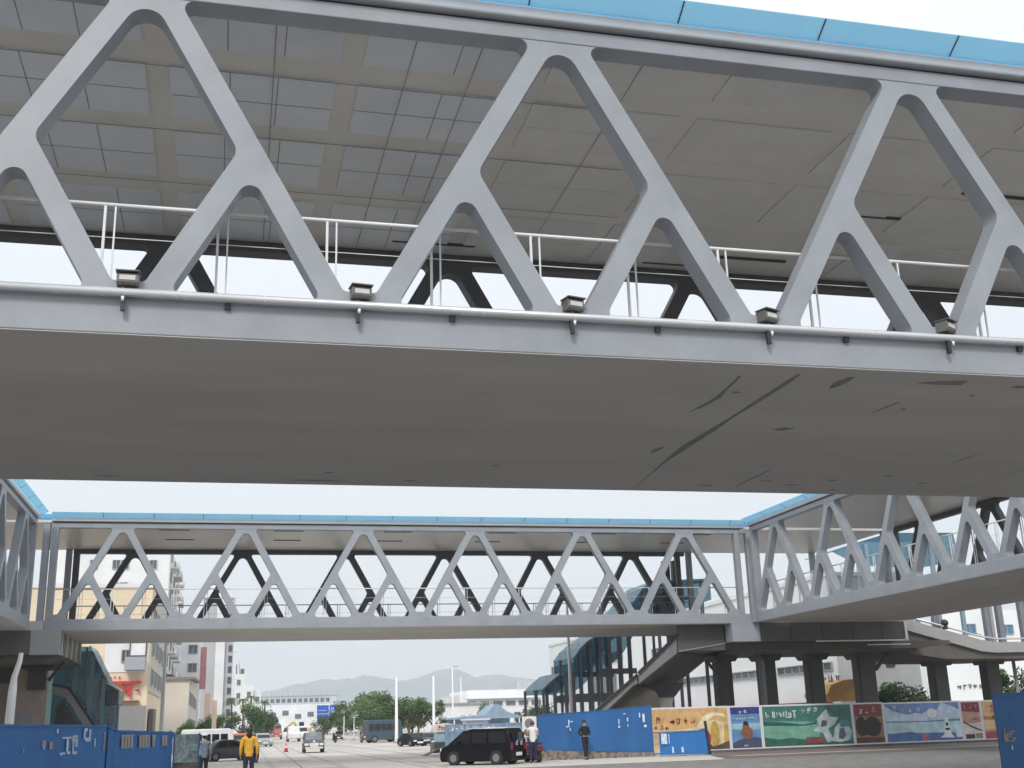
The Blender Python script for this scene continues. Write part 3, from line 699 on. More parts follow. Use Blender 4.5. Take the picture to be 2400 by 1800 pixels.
for y in (Ya, Yb):
    m = MB(); m.prism(profB + low, y, y + .03); m.build('glass_wall', TEAL, GR)
    m = MB(); m.prism(profA + [(18.72, 3.0), (16.9, 3.0)], y, y + .03); m.build('glass_wall', TEAL, GR)
    for x in (16.95, 17.6, 18.25, 18.7, 19.15, 19.75, 20.3, 20.85, 21.4, 22.0, 22.9, 23.5, 24.4, 25.4, 26.6):
        pr = profA if x < 18.74 else profB
        zt = pr[-1][1]
        for a, b in zip(pr[:-1], pr[1:]):
            if a[0] <= x <= b[0]: zt = a[1] + (b[1] - a[1]) * (x - a[0]) / (b[0] - a[0])
        wd = .15 if int(x * 10) % 2 else .20
        m = MB(); m.box(x - wd / 2, x + wd / 2, y - .05, y - .005, 0, zt); m.build('post', POSTG, GR)
    m = MB(); m.box(18.8, 22.3, y - .03, y - .002, 2.55, 2.95); m.box(20.4, 22.4, y - .03, y - .002, 3.95, 4.25); m.build('cross_rail', POSTG, GR)
m = MB()
for a, b in zip(profB[:-1], profB[1:]): m.bar((a[0], Ya - .12, a[1]), (b[0], Ya - .12, b[1]), .08, .1)
m.build('roof_edge', MULL, GR); m = MB()
for a, b in zip(profA[:-1], profA[1:]): m.bar((a[0], Ya - .12, a[1]), (b[0], Ya - .12, b[1]), .06, .08)
m.build('roof_edge', MULL, GR)
for x in (24.2, 24.75):
    m = MB(); m.box(x - .18, x + .18, 61.0, 61.4, 5.9, 10.1); m.build('dark_post', cap, GR)
m = MB()
for k in range(12):
    u = rnd.uniform(23.2, 26.5); z = rnd.uniform(6.6, 8.5); m.box(u, u + rnd.uniform(.25, .9), 63, 63.3, z, z + rnd.uniform(.1, .4), k % 2)
m.build('stair_interior_panel', [MULL, mat('panel_pale', (0.5, 0.58, 0.62), 0.4)], GR)
# ------------------------------------------------------------------ marks that read as distant lettering
def glyph(q, x, z, s, mi, y0, y1, kind=None, X=None):
    """one small block character of 3 to 5 strokes in the XZ plane"""
    n = rnd.randint(3, 5); t = s * .13
    for _ in range(n):
        if rnd.random() < .5:
            a = x + rnd.uniform(0, .3) * s; b = x + rnd.uniform(.6, .95) * s; zz = z + rnd.uniform(.05, .9) * s
            q.box(a, b, y0, y1, zz, zz + t, mi)
        else:
            a = x + rnd.uniform(.05, .8) * s; z_a = z + rnd.uniform(0, .3) * s; z_b = z + rnd.uniform(.6, 1) * s
            q.box(a, a + t, y0, y1 - .0007, z_a, z_b, mi)
def text_mesh(body, size, loc, parent, material, name='lettering', rz=0, ext=.004):
    cu = bpy.data.curves.new(name, 'FONT'); cu.body = body; cu.size = size; cu.extrude = ext
    o = bpy.data.objects.new(name, cu); me = bpy.data.meshes.new_from_object(o)
    bpy.data.objects.remove(o); bpy.data.curves.remove(cu)
    me.materials.clear(); me.materials.append(material)
    ob = bpy.data.objects.new(name, me); COL.objects.link(ob); ob.parent = parent
    ob.location = loc; ob.rotation_euler = (R(90), 0, rz)
    return ob

FBLUE = mat('fence_blue', (0.025, 0.125, 0.34), 0.38, var=0.10, vscale=0.7, streak=(1, 1, .2), bump=.05, bscale=5)
FBLUE2 = mat('fence_blue_bright', (0.03, 0.175, 0.48), 0.35, var=0.10, vscale=0.7, streak=(1, 1, .2))
RUBBLE = mat('brick_base', (0.25, 0.22, 0.19), 0.95, var=0.5, vscale=7, bump=0.8, bscale=12)
def fence(name, label, pts, zt, zb, material, base=None, marks=None, seam=1.2, post=True):
    """sheet-metal hoarding along a polyline pts [(x,y)..]; zt, zb lists"""
    f = thing(name, label, 'fence', (pts[0][0], pts[0][1], 0))
    P0 = Vector((pts[0][0], pts[0][1], 0))
    for i in range(len(pts) - 1):
        a = Vector((*pts[i], 0)) - P0; b = Vector((*pts[i + 1], 0)) - P0; d = (b - a); L = d.length; d.normalize(); nrm = Vector((d.y, -d.x, 0))
        n = max(1, round(L / seam))
        m = MB()
        # ribbed sheet: shallow trapezoid profile
        k0 = len(m.v); N = n * 4
        for k in range(N + 1):
            t = k / N; p = a + d * L * t; off = nrm * (0.0 if k % 2 else 0.012)
            z0 = zb[i] + (zb[i + 1] - zb[i]) * t; z1 = zt[i] + (zt[i + 1] - zt[i]) * t
            for dd in (Vector((0, 0, 0)), nrm * -0.03):
                q = p + off + dd; m.v += [(q.x, q.y, z0), (q.x, q.y, z1)]
        for k in range(N):
            A = k0 + k * 4; B = A + 4
            for fc in ((A, B, B + 1, A + 1), (A + 2, A + 3, B + 3, B + 2), (A + 1, B + 1, B + 3, A + 3), (A, A + 2, B + 2, B)):
                m.f.append(fc); m.m.append(0); m.sm.append(False)
        m.build('sheet_panel', material, f)
        m = MB(); m.bar(a + Vector((0, 0, zt[i] + .02)), b + Vector((0, 0, zt[i + 1] + .02)), .05, .04); m.build('top_rail', material, f)
        if base:
            m = MB(); z0 = -.05
            m.bar(a - nrm * .0 + Vector((0, 0, (zb[i] + .0) / 2 - .03)), b + Vector((0, 0, zb[i + 1] / 2 - .03)), .24, max(zb[i], .1) - .04); m.build('brick_base', base, f)
    return f
LETW = mat('fence_white_lettering', (0.62, 0.72, 0.85), 0.5, var=0.2, vscale=8)

# left foreground hoardings
f1 = fence('hoarding', 'tall bright blue sheet fence in the lower left corner with white stencilled marks', [(-4.1, 19.8), (-3.52, 21.0), (-2.12, 24.0)], [1.78, 1.77, 1.73], [0, 0, 0], FBLUE2)
f2 = fence('hoarding', 'lower blue sheet fence right of the tall one, with striped posters on it', [(-2.1, 24.05), (-1.95, 24.5), (-0.98, 26.1)], [1.72, 1.63, 1.57], [0, 0, 0], FBLUE2)
# marks on the fences: drawn on the panel face in the panel's own plane
def on_line(q, a, b, t0, t1, z0, z1, mi=0, off=.022):
    a = Vector(a); b = Vector(b); d = (b - a); nrm = Vector((d.y, -d.x)).normalized()
    if nrm.y > 0: nrm = -nrm
    p = a + d * t0 + nrm * off; r = a + d * t1 + nrm * off
    q.face([(p.x, p.y, z0), (r.x, r.y, z0), (r.x, r.y, z1), (p.x, p.y, z1)], mi)
q = MB(); A, B = (-3.52 + 4.1, 21.0 - 19.8), (-2.12 + 4.1, 24 - 19.8)
o0 = (-4.1, 19.8)
def F1(t0, t1, z0, z1, mi=0): on_line(q, A, B, t0, t1, z0, z1, mi)
# large T / 7-like marks and underline ticks
F1(.545, .66, 1.545, 1.575); F1(.59, .612, 1.32, 1.555); F1(.65, .665, 1.30, 1.60); F1(.675, .70, 1.40, 1.59); F1(.655, .70, 1.56, 1.60); F1(.64, .68, 1.50, 1.53)
F1(.53, .585, 1.28, 1.31); F1(.60, .635, 1.28, 1.325); F1(.65, .70, 1.27, 1.32); F1(.54, .56, 1.26, 1.30)
F1(.755, .775, 1.52, 1.70); F1(.775, .82, 1.48, 1.55); F1(.81, .83, 1.48, 1.70); F1(.76, .79, 1.66, 1.72)
F1(.87, .882, 1.38, 1.53); F1(.49, .505, 1.64, 1.72); F1(.36, .40, 1.42, 1.50, 1); F1(.375, .39, 1.38, 1.53); F1(.43, .46, 1.38, 1.50, 1)
F1(-.02, -.008, 1.17, 1.52); F1(.2, .21, 1.33, 1.42, 1)
for k in range(6): F1(.965, .985, 1.32 + k * .055, 1.355 + k * .055, 1)
q.build('stencilled_marks', [LETW, mat('sticker_pink', (0.5, 0.32, 0.33), 0.6)], f1)
q = MB(); A, B = (-1.95 + 2.1, 24.5 - 24.05), (-.98 + 2.1, 26.1 - 24.05)
for (t0, t1, z0, z1) in ((.05, .26, 1.32, 1.58), (.36, .56, 1.32, 1.56), (.60, .67, 1.33, 1.56), (.78, .90, 1.33, 1.54)):
    k = t0; j = 0; q = MB()
    on_line(q, A, B, t0, t1, z0, z1, 0)
    while k < t1 - .01:
        on_line(q, A, B, k, k + .012, z0 + .02 * rnd.random(), z1 - .05 * rnd.random(), 1 + j % 2, .026); k += .026; j += 1
    q.build('poster', [mat('poster_pale', (0.42, 0.45, 0.5), 0.6), mat('poster_brown', (0.25, 0.16, 0.12), 0.6), mat('poster_cream', (0.6, 0.52, 0.42), 0.6)], f2)

# glazed hoarding panel beside it
gp = thing('glazed_panel', 'pale patterned glazed panel on a brick base beside the left blue fence', 'panel', (-0.93, 26.3, 0))
m = MB(); m.box(0, .49, 0, .03, .99, 1.55); m.build('pane', mat('etched_glass', (0.45, 0.55, 0.58), 0.3, var=.35, vscale=14, alpha=(.35, (.7, .8, .85))), gp)
m = MB(); m.box(-.03, .0, -.02, .05, .0, 1.6); m.box(.49, .52, -.02, .05, 0, 1.57); m.build('frame', FBLUE2, gp)
m = MB(); m.box(0, .49, -.04, .1, 0, .985); m.build('brick_base', RUBBLE, gp)

# right blue fence on brick base, far side of the road
f3 = fence('hoarding', 'long deep blue sheet fence on a rubble base in front of the glass canopy stair', [(12.9, 48.2), (15.3, 48.1), (17.9, 48.0)], [1.80, 1.89, 2.04], [.42, .3, .13], FBLUE, base=RUBBLE)
q = MB()
def F3(x, w_, z, h, mi=0, y=47.94): q.box(x, x + w_, y, y + .01, z, z + h, mi)
for (x, w_, z, h) in ((14.15, .05, 1.3, .3), (14.05, .12, 1.3, .05), (14.2, .04, 1.15, .12), (14.25, .1, 1.5, .04), (16.35, .07, 1.2, .1), (16.36, .05, 1.35, .22), (16.75, .05, 1.45, .16), (16.76, .04, 1.25, .1), (16.6, .1, 1.75, .04), (17.45, .1, 1.4, .35), (17.3, .05, 1.6, .2), (17.5, .12, 1.2, .1)):
    F3(x, w_, z, h)
SPLIT_OFFSET.append((-12.9, -48.2, 0)); q.build('stencilled_marks', LETW, f3); SPLIT_OFFSET.clear()
f4 = fence('hoarding', 'short low blue sheet fence standing in front of the orange billboard', [(17.95, 47.4), (20.1, 47.3)], [.92, .98], [.06, .04], FBLUE2, base=RUBBLE)
m = MB(); m.bar((20.13 - 17.95, -.15, -.1), (20.0 - 17.95, -.15, 1.38), .09, .09); m.build('end_post', DARK, f4)
q = MB(); q.box(.5, .58, -.1, -.09, .12, .38); q.box(.92, 1.02, -.1, -.09, .14, .36); q.box(.05, .3, -.1, -.09, .5, .92); q.box(.38, .41, -.1, -.09, .5, .9); q.build('stencilled_marks', LETW, f4)
f5 = fence('hoarding', 'blue sheet fence standing nearest at the right edge with faded notices', [(18.78, 26.0), (20.9, 25.9)], [1.87, 1.9], [0, 0], FBLUE)
q = MB(); 
for k in range(5):
    for j in range(6): 
        if rnd.random() < .8: q.box(.30 + j * .07, .355 + j * .07, -.035, -.03, .74 + k * .055, .785 + k * .055, (k + j) % 2)
q.box(.14, .28, -.035, -.03, .74, .95, 0); q.box(.17, .21, -.035, -.03, .97, 1.08, 0); q.box(.33, .36, -.035, -.03, .55, .66, 2)
q.build('faded_notice', [mat('notice_tan', (0.32, 0.24, 0.2), 0.7), mat('notice_grey', (0.3, 0.33, 0.42), 0.7), WHITE], f5)

# ------------------------------------------------------------------ billboards behind the blue fence
BBY = 50.0
FRAME_W = mat('billboard_frame_white', (0.72, 0.72, 0.74), 0.45, var=.06)
cols = {}
def pc(name, c): return mat('print_' + name, tuple(.8 * q_ + .2 * sum(c) / 3 for q_ in c), 0.45, var=.20, vscale=2.2)
def billboard(label, x0, x1, z0, z1, layers, palette):
    b = thing('billboard', label, 'billboard', (x0, BBY, 0), 0, 'advertising billboards in a row along the kerb')
    W_, H_ = x1 - x0, z1 - z0
    m = MB(); m.box(0, W_, .02, .12, z0, z1); m.build('panel', FRAME_W, b, bevel=.01)
    fr = .07
    q = MB(); y = .016; k = 0
    pw, ph = W_ - 2 * fr, H_ - 2 * fr
    q.box(fr, fr + pw, y, .0215, z0 + fr, z0 + fr + ph, 0)
    for mi, poly in layers:
        k += 1; y -= .0022
        pts = [(fr + pw * a, z0 + fr + ph * c) for a, c in poly]
        q.prism(pts, y, y + .0016, mi=mi)
    q2 = q.build('printed_picture', palette, b)
    return b, fr, pw, ph
def marks(b, x, z, n, s, material, y=-.03, rowsn=1, gap=1.15):
    q = MB()
    for r in range(rowsn):
        for k in range(n): glyph(q, x + k * s * gap, z - r * s * 1.25, s, 0, y, y + .006)
    return q.build('lettering', material, b)
def wave(n, z, amp, ph=0, x0=0., x1=1.): return [(x0 + (x1 - x0) * i / n, z + amp * math.sin(i * 1.7 + ph)) for i in range(n + 1)]
def ell(cx, cz, rx, rz, n=18, a0=0): return [(cx + rx * math.cos(a0 + 2 * math.pi * i / n), cz + rz * math.sin(a0 + 2 * math.pi * i / n)) for i in range(n)]
BR = mat('print_dark_red', (0.30, 0.05, 0.05), .5, var=.1); WH = mat('print_white', (0.75, 0.78, 0.8), .5, var=.1)
b, fr, pw, ph = billboard('orange and cream billboard with a red shape, leftmost of the billboard row', 18.3, 22.35, .07, 1.99,
    [(1, [(0, .0), (1, 0), (1, .62), (.8, .72), (.6, .55), (.45, .5), (0, .52)]), (2, [(.62, .58), (.7, .8), (.82, .9), (.95, .85), (.98, .78), (.85, .82), (.75, .7), (.68, .5)]),
     (3, ell(.68, .25, .10, .26)), (4, ell(.83, .35, .055, .33)), (4, [(.93, 0), (.95, .6), (1, .62), (1, 0)]), (5, [(.55, 0), (.6, .09), (.68, .05), (.75, .16), (.8, .06), (.9, .12), (1, .2), (1, 0)]), (6, [(0, .43), (.62, .45), (.62, .47), (0, .455)]), (7, [(0, .16), (.55, .16), (.55, .42), (0, .42)])],
    [pc('orange', (.72, .42, .12)), pc('cream', (.80, .62, .30)), pc('pale_cream', (.85, .76, .48)), pc('crimson', (.42, .02, .05)), pc('gold', (.60, .36, .03)), pc('brown', (.12, .06, .05)), pc('rust', (.35, .14, .07)), pc('peach', (.72, .42, .25))])
marks(b, .5, 1.30, 1, .3, BR); marks(b, 1.15, 1.25, 4, .28, BR); marks(b, .15, 1.02, 4, .22, BR); marks(b, 2.6, .32, 3, .13, WH)
b, fr, pw, ph = billboard('narrow blue sea billboard with a brown figure on rocks, between orange and green ones', 22.36, 23.93, .07, 1.98,
    [(1, [(0, .83), (1, .83), (1, 1), (0, 1)]), (2, wave(8, .45, .02) + [(1, .6), (0, .6)]), (3, [(0, 0), (1, 0), (1, .22), (.75, .26), (.5, .24), (.25, .2), (0, .12)]), (4, ell(.52, .37, .2, .16)), (4, ell(.5, .52, .12, .12)), (5, ell(.5, .60, .09, .055))],
    [pc('sea_blue', (.08, .26, .55)), pc('navy', (.02, .03, .28)), pc('pale_blue', (.3, .5, .7)), pc('rock', (.06, .07, .16)), pc('figure_brown', (.28, .10, .04)), pc('hair_black', (.02, .02, .02))])
marks(b, .42, 1.60, 2, .2, WH, gap=1.4); marks(b, .2, 1.36, 9, .11, WH); marks(b, .6, .2, 2, .1, WH)
b, fr, pw, ph = billboard('wide green billboard with pale splashing shapes, third of the row', 23.94, 28.55, .08, 1.97,
    [(1, [(0, .12), (.3, .15), (.6, .12), (.66, .55), (.5, .6), (0, .62)]), (2, [(0, .62), (.2, .60), (.45, .52), (.6, .58), (.6, .53), (.45, .49), (0, .52)]), (3, [(0, 0), (1, 0), (1, .07), (.6, .1), (.3, .2), (.15, .17), (0, .24)]),
     (4, [(.55, .35), (.62, .5), (.6, .65), (.72, .9), (.75, .7), (.85, .68), (.8, .5), (.72, .4), (.78, .1), (.7, .05), (.66, .3)]), (4, [(.76, .08), (.80, .42), (.86, .55), (.95, .50), (.99, .3), (.96, .1), (.86, .05)]), (5, [(.83, .15), (.85, .38), (.90, .42), (.92, .22), (.88, .12)]), (5, [(.64, .45), (.66, .62), (.72, .60), (.71, .47)]), (6, [(.86, .42), (.87, .6), (.95, .62), (.99, .45)]), (7, [(.46, .06), (.66, .06), (.66, .2), (.46, .2)]), (5, [(.7, .98), (.74, .98), (.88, .74), (.84, .74), (.76, .84)])],
    [pc('deep_green', (.03, .20, .17)), pc('sea_green', (.14, .42, .30)), pc('dark_green', (.01, .10, .08)), pc('black_green', (.02, .13, .09)), pc('pale_grey', (.48, .58, .58)), pc('slate', (.08, .12, .16)), pc('teal', (.05, .25, .27)), pc('red_brown', (.22, .05, .05))])
marks(b, .15, 1.36, 5, .34, WH, gap=1.0); marks(b, 2.0, 1.55, 3, .26, WH); marks(b, 2.2, .2, 5, .14, mat('print_red', (.5, .06, .07), .5))
b, fr, pw, ph = billboard('narrow maroon billboard with dark rounded fruit shapes between green and blue ones', 28.56, 30.18, .08, 1.95,
    [(1, [(0, .15), (1, .15), (1, .68), (0, .68)]), (2, ell(.22, .43, .2, .25)), (2, ell(.62, .42, .3, .26)), (2, [(.3, .2), (.8, .22), (.95, .5), (.2, .5)]), (3, [(0, 0), (1, 0), (1, .12), (0, .14)])],
    [pc('maroon', (.28, .03, .04)), pc('brown_tan', (.30, .18, .10)), pc('fruit_black', (.035, .018, .015)), pc('maroon_dark', (.13, .03, .02))])
marks(b, .3, 1.42, 2, .24, WH, gap=1.3); marks(b, .95, 1.5, 1, .28, mat('print_yellow', (.6, .5, .2), .5))
b, fr, pw, ph = billboard('wide pale blue seascape billboard with a small white lighthouse shape', 30.19, 34.28, .08, 1.92,
    [(1, [(0, .5), (0, .95), (.12, .8), (.3, .7), (.4, .75), (.5, .72), (.6, .85), (.7, .8), (.76, 1), (.85, .95), (1, .8), (1, .55)]), (2, [(0, .54), (.5, .52), (1, .56), (1, .53), (.5, .49), (0, .51)]), (3, [(0, .22), (1, .2), (1, .5), (0, .5)]), (4, [(0, 0), (1, 0), (1, .12), (.7, .2), (.5, .18), (.3, .25), (0, .2)]),
     (5, [(.70, .07), (.90, .06), (.86, .15), (.83, .6), (.79, .6), (.76, .15)]), (6, ell(.81, .42, .02, .05)), (6, [(.78, .26), (.84, .26), (.84, .32), (.78, .32)]), (7, [(.46, 0), (.54, 0), (.54, .17), (.46, .17)]), (5, ell(.62, .72, .07, .13)), (5, [(.92, .07), (1, .07), (1, .24), (.92, .24)])],
    [pc('mid_blue', (.13, .27, .60)), pc('cloud_blue', (.50, .64, .82)), pc('line_blue', (.06, .22, .45)), pc('water_pale', (.45, .68, .75)), pc('water_deep', (.05, .15, .42)), WH, pc('ink', (.03, .04, .08)), pc('red_spot', (.55, .10, .14))])
marks(b, .4, 1.45, 2, .3, MATS['print_pale_grey'], gap=1.3); marks(b, 1.25, 1.42, 1, .2, WH); marks(b, 1.72, 1.42, 1, .24, WH)
b, fr, pw, ph = billboard('narrow white and maroon billboard, sixth of the row, with a dark diagonal stroke', 34.29, 35.40, .06, 1.90,
    [(1, [(0, .75), (1, .7), (1, 1), (0, 1)]), (2, [(0, .42), (1, .45), (1, .72), (0, .76)]), (3, [(0, .5), (0, .46), (.5, .3), (1, .2), (1, .24), (.5, .35)]), (3, [(.05, .02), (.55, .02), (.55, .14), (.05, .14)]), (4, [(.6, .02), (1, .02), (1, .16), (.6, .16)])],
    [pc('off_white', (.68, .64, .58)), pc('maroon_b', (.25, .02, .06)), pc('salmon', (.50, .25, .18)), pc('umber', (.07, .035, .03)), pc('grey_brown', (.25, .2, .17))])
marks(b, .12, 1.5, 3, .24, MATS['print_salmon']); marks(b, .55, 1.02, 3, .11, MATS['print_umber'])
b, fr, pw, ph = billboard('narrow orange and red striped billboard at the right end of the row', 35.41, 36.6, .06, 1.90,
    [(1, [(0, .28), (1, .28), (1, .55), (0, .52)]), (2, [(0, 0), (1, 0), (1, .18), (0, .2)]), (3, [(0, .55), (1, .56), (1, .6), (0, .6)]), (3, [(0, .16), (1, .18), (1, .24), (0, .22)])],
    [pc('amber', (.75, .42, .15)), pc('honey', (.80, .55, .22)), pc('wine', (.42, .03, .08)), pc('copper', (.50, .17, .07))])
marks(b, .5, 1.55, 3, .2, MATS['print_dark_red'], rowsn=3); marks(b, .1, .98, 6, .1, MATS['print_umber'])

# kerb and pavement under the billboards
m = MB(); m.box(20.6, 48, 49.6, 60, -.02, .06); o = m.build('pavement', mat('pavement_grey', (0.33, 0.31, 0.29), .9, var=.15, vscale=3)); o['kind'] = 'structure'
m = MB(); m.box(20.6, 48, 49.5, 49.598, -.02, .10); o = m.build('kerb', mat('kerb_dark', (.10, .10, .10), .9, var=.3, vscale=6)); o['kind'] = 'structure'
m = MB(); m.face([(18.5, 42, .010), (60, 42, .010), (60, 49.3, .010), (20.6, 49.3, .010)]); o = m.build('side_road', mat('side_road_asphalt', (0.17, 0.14, 0.125), .85, var=.2, vscale=.5, streak=(.15, 1, 1))); o['kind'] = 'structure'
m = MB(); m.face([(20, 44.2, .014), (60, 44.0, .014), (60, 45.0, .014), (20, 45.2, .014)]); m.face([(18, 46.6, .014), (60, 46.3, .014), (60, 46.5, .014), (18, 46.75, .014)]); o = m.build('road_marking', mat('worn_band', (0.40, 0.36, 0.33), .85, var=.2, vscale=2)); o['kind'] = 'structure'

# ------------------------------------------------------------------ buildings
def M2(name, c, **k): return mat(name, c, .8, **({'var': .07, 'vscale': .35} | k))
def win_on(b, name, face, u, z, w_, h_, at, fm, pm=None, out_=-1, bars=1, depth=.12):
    """window on a wall; face 'y': wall plane y=at, u is x. face 'x': plane x=at, u is y. out_: outward sign"""
    m = MB(); t = .07
    def bx_(a, b_, z0, z1, d0, d1):
        lo, hi = sorted((at + out_ * d0, at + out_ * d1))
        if face == 'y': m.box(a, b_, lo, hi, z0, z1)
        else: m.box(lo, hi, a, b_, z0, z1)
    bx_(u, u + w_, z, z + t, .0, depth); bx_(u, u + w_, z + h_ - t, z + h_, 0, depth); bx_(u, u + t, z + t, z + h_ - t, 0, depth); bx_(u + w_ - t, u + w_, z + t, z + h_ - t, 0, depth)
    for k in range(1, bars + 1):
        c = u + w_ * k / (bars + 1); bx_(c - .03, c + .03, z + t, z + h_ - t, .0, depth * .8)
    f = m.build(name, fm, b)
    m = MB(); bx_(u + t, u + w_ - t, z + t, z + h_ - t, .01, depth * .4); m.build('pane', pm or GLASS_W, f)
    return f
FW = mat('window_frame_grey', (.35, .36, .37), .5, var=.05)
# cream corner building on the left
B1 = thing('corner_building', 'cream building with a red shop sign and flat roof left of the road', 'building')
cream = M2('cream_render', (.76, .64, .47)); creamp = M2('pale_render', (.74, .74, .76)); greyb = M2('grey_beige_render', (.52, .50, .45))
m = MB(); m.box(-16, -5.3, 90, 112, 0, 12.0); m.build('wall', cream, B1)
m = MB(); m.box(-16, -5.25, 89.9, 112.2, 12.0, 12.3); m.build('cornice', creamp, B1)
m = MB(); m.box(-8.4, -5.45, 89.93, 89.995, 5.9, 9.6); m.build('wall_panel', creamp, B1)
m = MB(); m.box(-5.298, -5.22, 90.1, 112, 4.5, 11.8); m.build('side_wall_panel', greyb, B1)
m = MB(); m.box(-6.9, -5.5, 88.7, 89.9, 6.0, 6.9); m.build('balcony', M2('balcony_grey', (.36, .38, .42)), B1)
win_on(B1, 'window', 'y', -6.7, 7.0, 1.2, 1.15, 89.9, mat('frame_dark', (.05, .06, .07), .4), WHITE, bars=0)
for (x, z, w_, h_) in ((-7.25, 6.6, .6, .9), (-9.0, 6.2, .35, .9)): win_on(B1, 'window', 'y', x, z, w_, h_, 89.93, FW, bars=1)
m = MB(); m.box(-8.7, -5.75, 89.6, 89.9, 5.05, 5.25); m.box(-8.6, -8.3, 89.7, 89.9, 4.3, 5.05); m.box(-6.6, -6.4, 89.7, 89.9, 4.2, 5.05); m.box(-7.9, -7.75, 89.7, 89.9, 4.3, 5.05); m.box(-7.1, -6.95, 89.7, 89.9, 4.3, 5.05); m.box(-8.5, -7.0, 89.7, 89.9, 4.1, 4.22); m.build('red_sign', mat('sign_red', (.60, .04, .04), .5, var=.1), B1)
m = MB(); m.box(-7.3, -5.8, 89.6, 89.9, 3.75, 3.88); m.build('red_strip', mat('strip_maroon', (.22, .03, .04), .5), B1)
q = MB()
for x in (-8.25, -7.6, -6.9, -6.25): glyph(q, x, 4.35, .5, 0, 89.75, 89.8)
for k in range(7): glyph(q, -8.1 + k * .3, 8.35, .24, 1, 89.88, 89.92)
for k in range(5): glyph(q, -8.6 + k * .3, 5.4, .22, 0, 89.88, 89.92)
q.build('lettering', [MATS['sign_red'], mat('letter_blue_grey', (.2, .25, .4), .5)], B1)
m = MB(); m.box(-5.215, -4.9, 92, 96, 0, 3.3); m.build('shop_front', GREYST, B1)
for j in range(4):
    for k in range(3):
        win_on(B1, 'window', 'x', 91.5 + j * 5.0, 5.0 + k * 2.2, 2.2, 1.2, -5.22, FW, out_=1, bars=1)
m = MB(); m.box(-7.8, -5.32, 89.7, 89.995, 0, 3.5); m.build('ground_floor_front', M2('shop_grey', (.25, .25, .26)), B1)

# tall white apartment block behind
B2 = thing('apartment_block', 'tall white apartment block with cluttered side balconies behind the cream building', 'building')
whr = M2('white_render', (.78, .79, .80))
m = MB(); m.box(-19, -6.1, 130, 160, 0, 21.5); m.build('wall', whr, B2)
m = MB(); m.box(-18, -9, 132, 150, 21.5, 23.2); m.build('roof_house', whr, B2)
for x in (-14.3, -12.0, -11.1, -8.2):
    for z in (16.2, 18.6, 13.8): win_on(B2, 'window', 'y', x, z, .8, 1.0, 129.98, FW, bars=1)
for k in range(8):
    z = 3 + k * 2.3
    for j in range(3):
        y = 133 + j * 8
        m = MB(); m.box(-6.1, -5.2, y, y + 5, z, z + .12); m.box(-5.25, -5.2, y, y + 5, z + .12, z + .8); bo = m.build('balcony', whr if (k + j) % 2 else greyb, B2)
        win_on(B2, 'window', 'x', y + .6, z + .9, 1.6, 1.1, -6.09, FW, out_=1)
        if rnd.random() < .6:
            m = MB(); m.box(-5.75, -5.3, y + 5.1, y + 5.8, z + .9, z + 1.4); m.build('air_conditioner', WHITE, B2)

# warehouse / pitched
B3 = thing('beige_row_building', 'weathered beige row building with sloping eaves beyond the cream building', 'building')
m = MB(); m.prism([(122, 0), (160, 0), (160, 7.6), (122, 6.6)], -9, -3.2, axis='x'); m.build('wall', M2('beige_render', (.62, .57, .50)), B3)
m = MB(); m.prism([(121.7, 6.6), (160, 7.65), (160, 7.85), (121.7, 6.85)], -9.2, -2.7, axis='x'); m.build('roof', M2('eaves_brown', (.24, .2, .17)), B3)
for j in range(6):
    for k in range(2): win_on(B3, 'window', 'x', 123.5 + j * 5.8, 1.6 + k * 2.6, 1.5, 1.3, -3.2, FW, out_=1)
B3b = thing('red_white_building', 'narrow pale building with red vertical sign between beige row and grey tower', 'building')
m = MB(); m.box(-8, -3.0, 163, 178, 0, 14.5); m.build('wall', whr, B3b)
m = MB(); m.box(-3.0, -2.2, 163.5, 164, 7, 12.5); m.build('vertical_sign', mat('sign_faded_red', (.5, .2, .2), .5, var=.2, vscale=4), B3b)
for k in range(5): win_on(B3b, 'window', 'y', -4.6, 2 + k * 2.4, 1.2, 1.2, 163, FW)

# grey tower
B4 = thing('tower_block', 'tall slim grey tower block with a pale vertical strip and a column of windows', 'building')
gt = M2('tower_grey', (.44, .45, .47)); gl = M2('tower_pale', (.74, .75, .76))
m = MB(); m.box(-3.2, 1.45, 190, 203, 0, 21.9); m.build('wall', gt, B4)
m = MB(); m.box(-1.25, 0.15, 189.4, 189.98, 0, 21.7); m.build('pale_strip', gl, B4)
m = MB(); m.box(-3.4, 1.55, 189.7, 203.1, 21.9, 22.3); m.box(-2.4, .2, 192, 198, 22.3, 24); m.build('parapet', gl, B4)
for k in range(12): win_on(B4, 'window', 'y', .75, 2.2 + k * 1.62, .55, .95, 189.99, mat('frame_dark', (.05, .06, .07), .4), bars=1)
m = MB()
for k in range(4): m.box(1.5, 2.3, 190.2 , 191, 5 + k * 4.2, 5.12 + k * 4.2)
m.build('balcony', gl, B4)
B5 = thing('stepped_building', 'stepped pale block with roof clutter right of the grey tower', 'building')
m = MB(); m.box(2.2, 4.0, 225, 240, 0, 11.6); m.box(4.0, 5.6, 225, 240, 0, 9.6); m.box(5.6, 7.1, 226, 240, 0, 8.6); m.build('wall', gl, B5)
m = MB(); m.box(2.4, 2.6, 226, 226.2, 11.6, 13.4); m.box(3.2, 3.9, 226, 227, 11.6, 12.6); m.tube([(3.0, 226, 11.6), (3.0, 226, 13.6)], .05, 6); m.build('roof_clutter', GREYST, B5)
for (x, z) in ((2.6, 9.6), (2.6, 7.2), (4.5, 7.4), (6.1, 6.5), (4.5, 5), (6.1, 4.3)): win_on(B5, 'window', 'y', x, z, .7, 1, 225 if x < 5.6 else 226, FW)

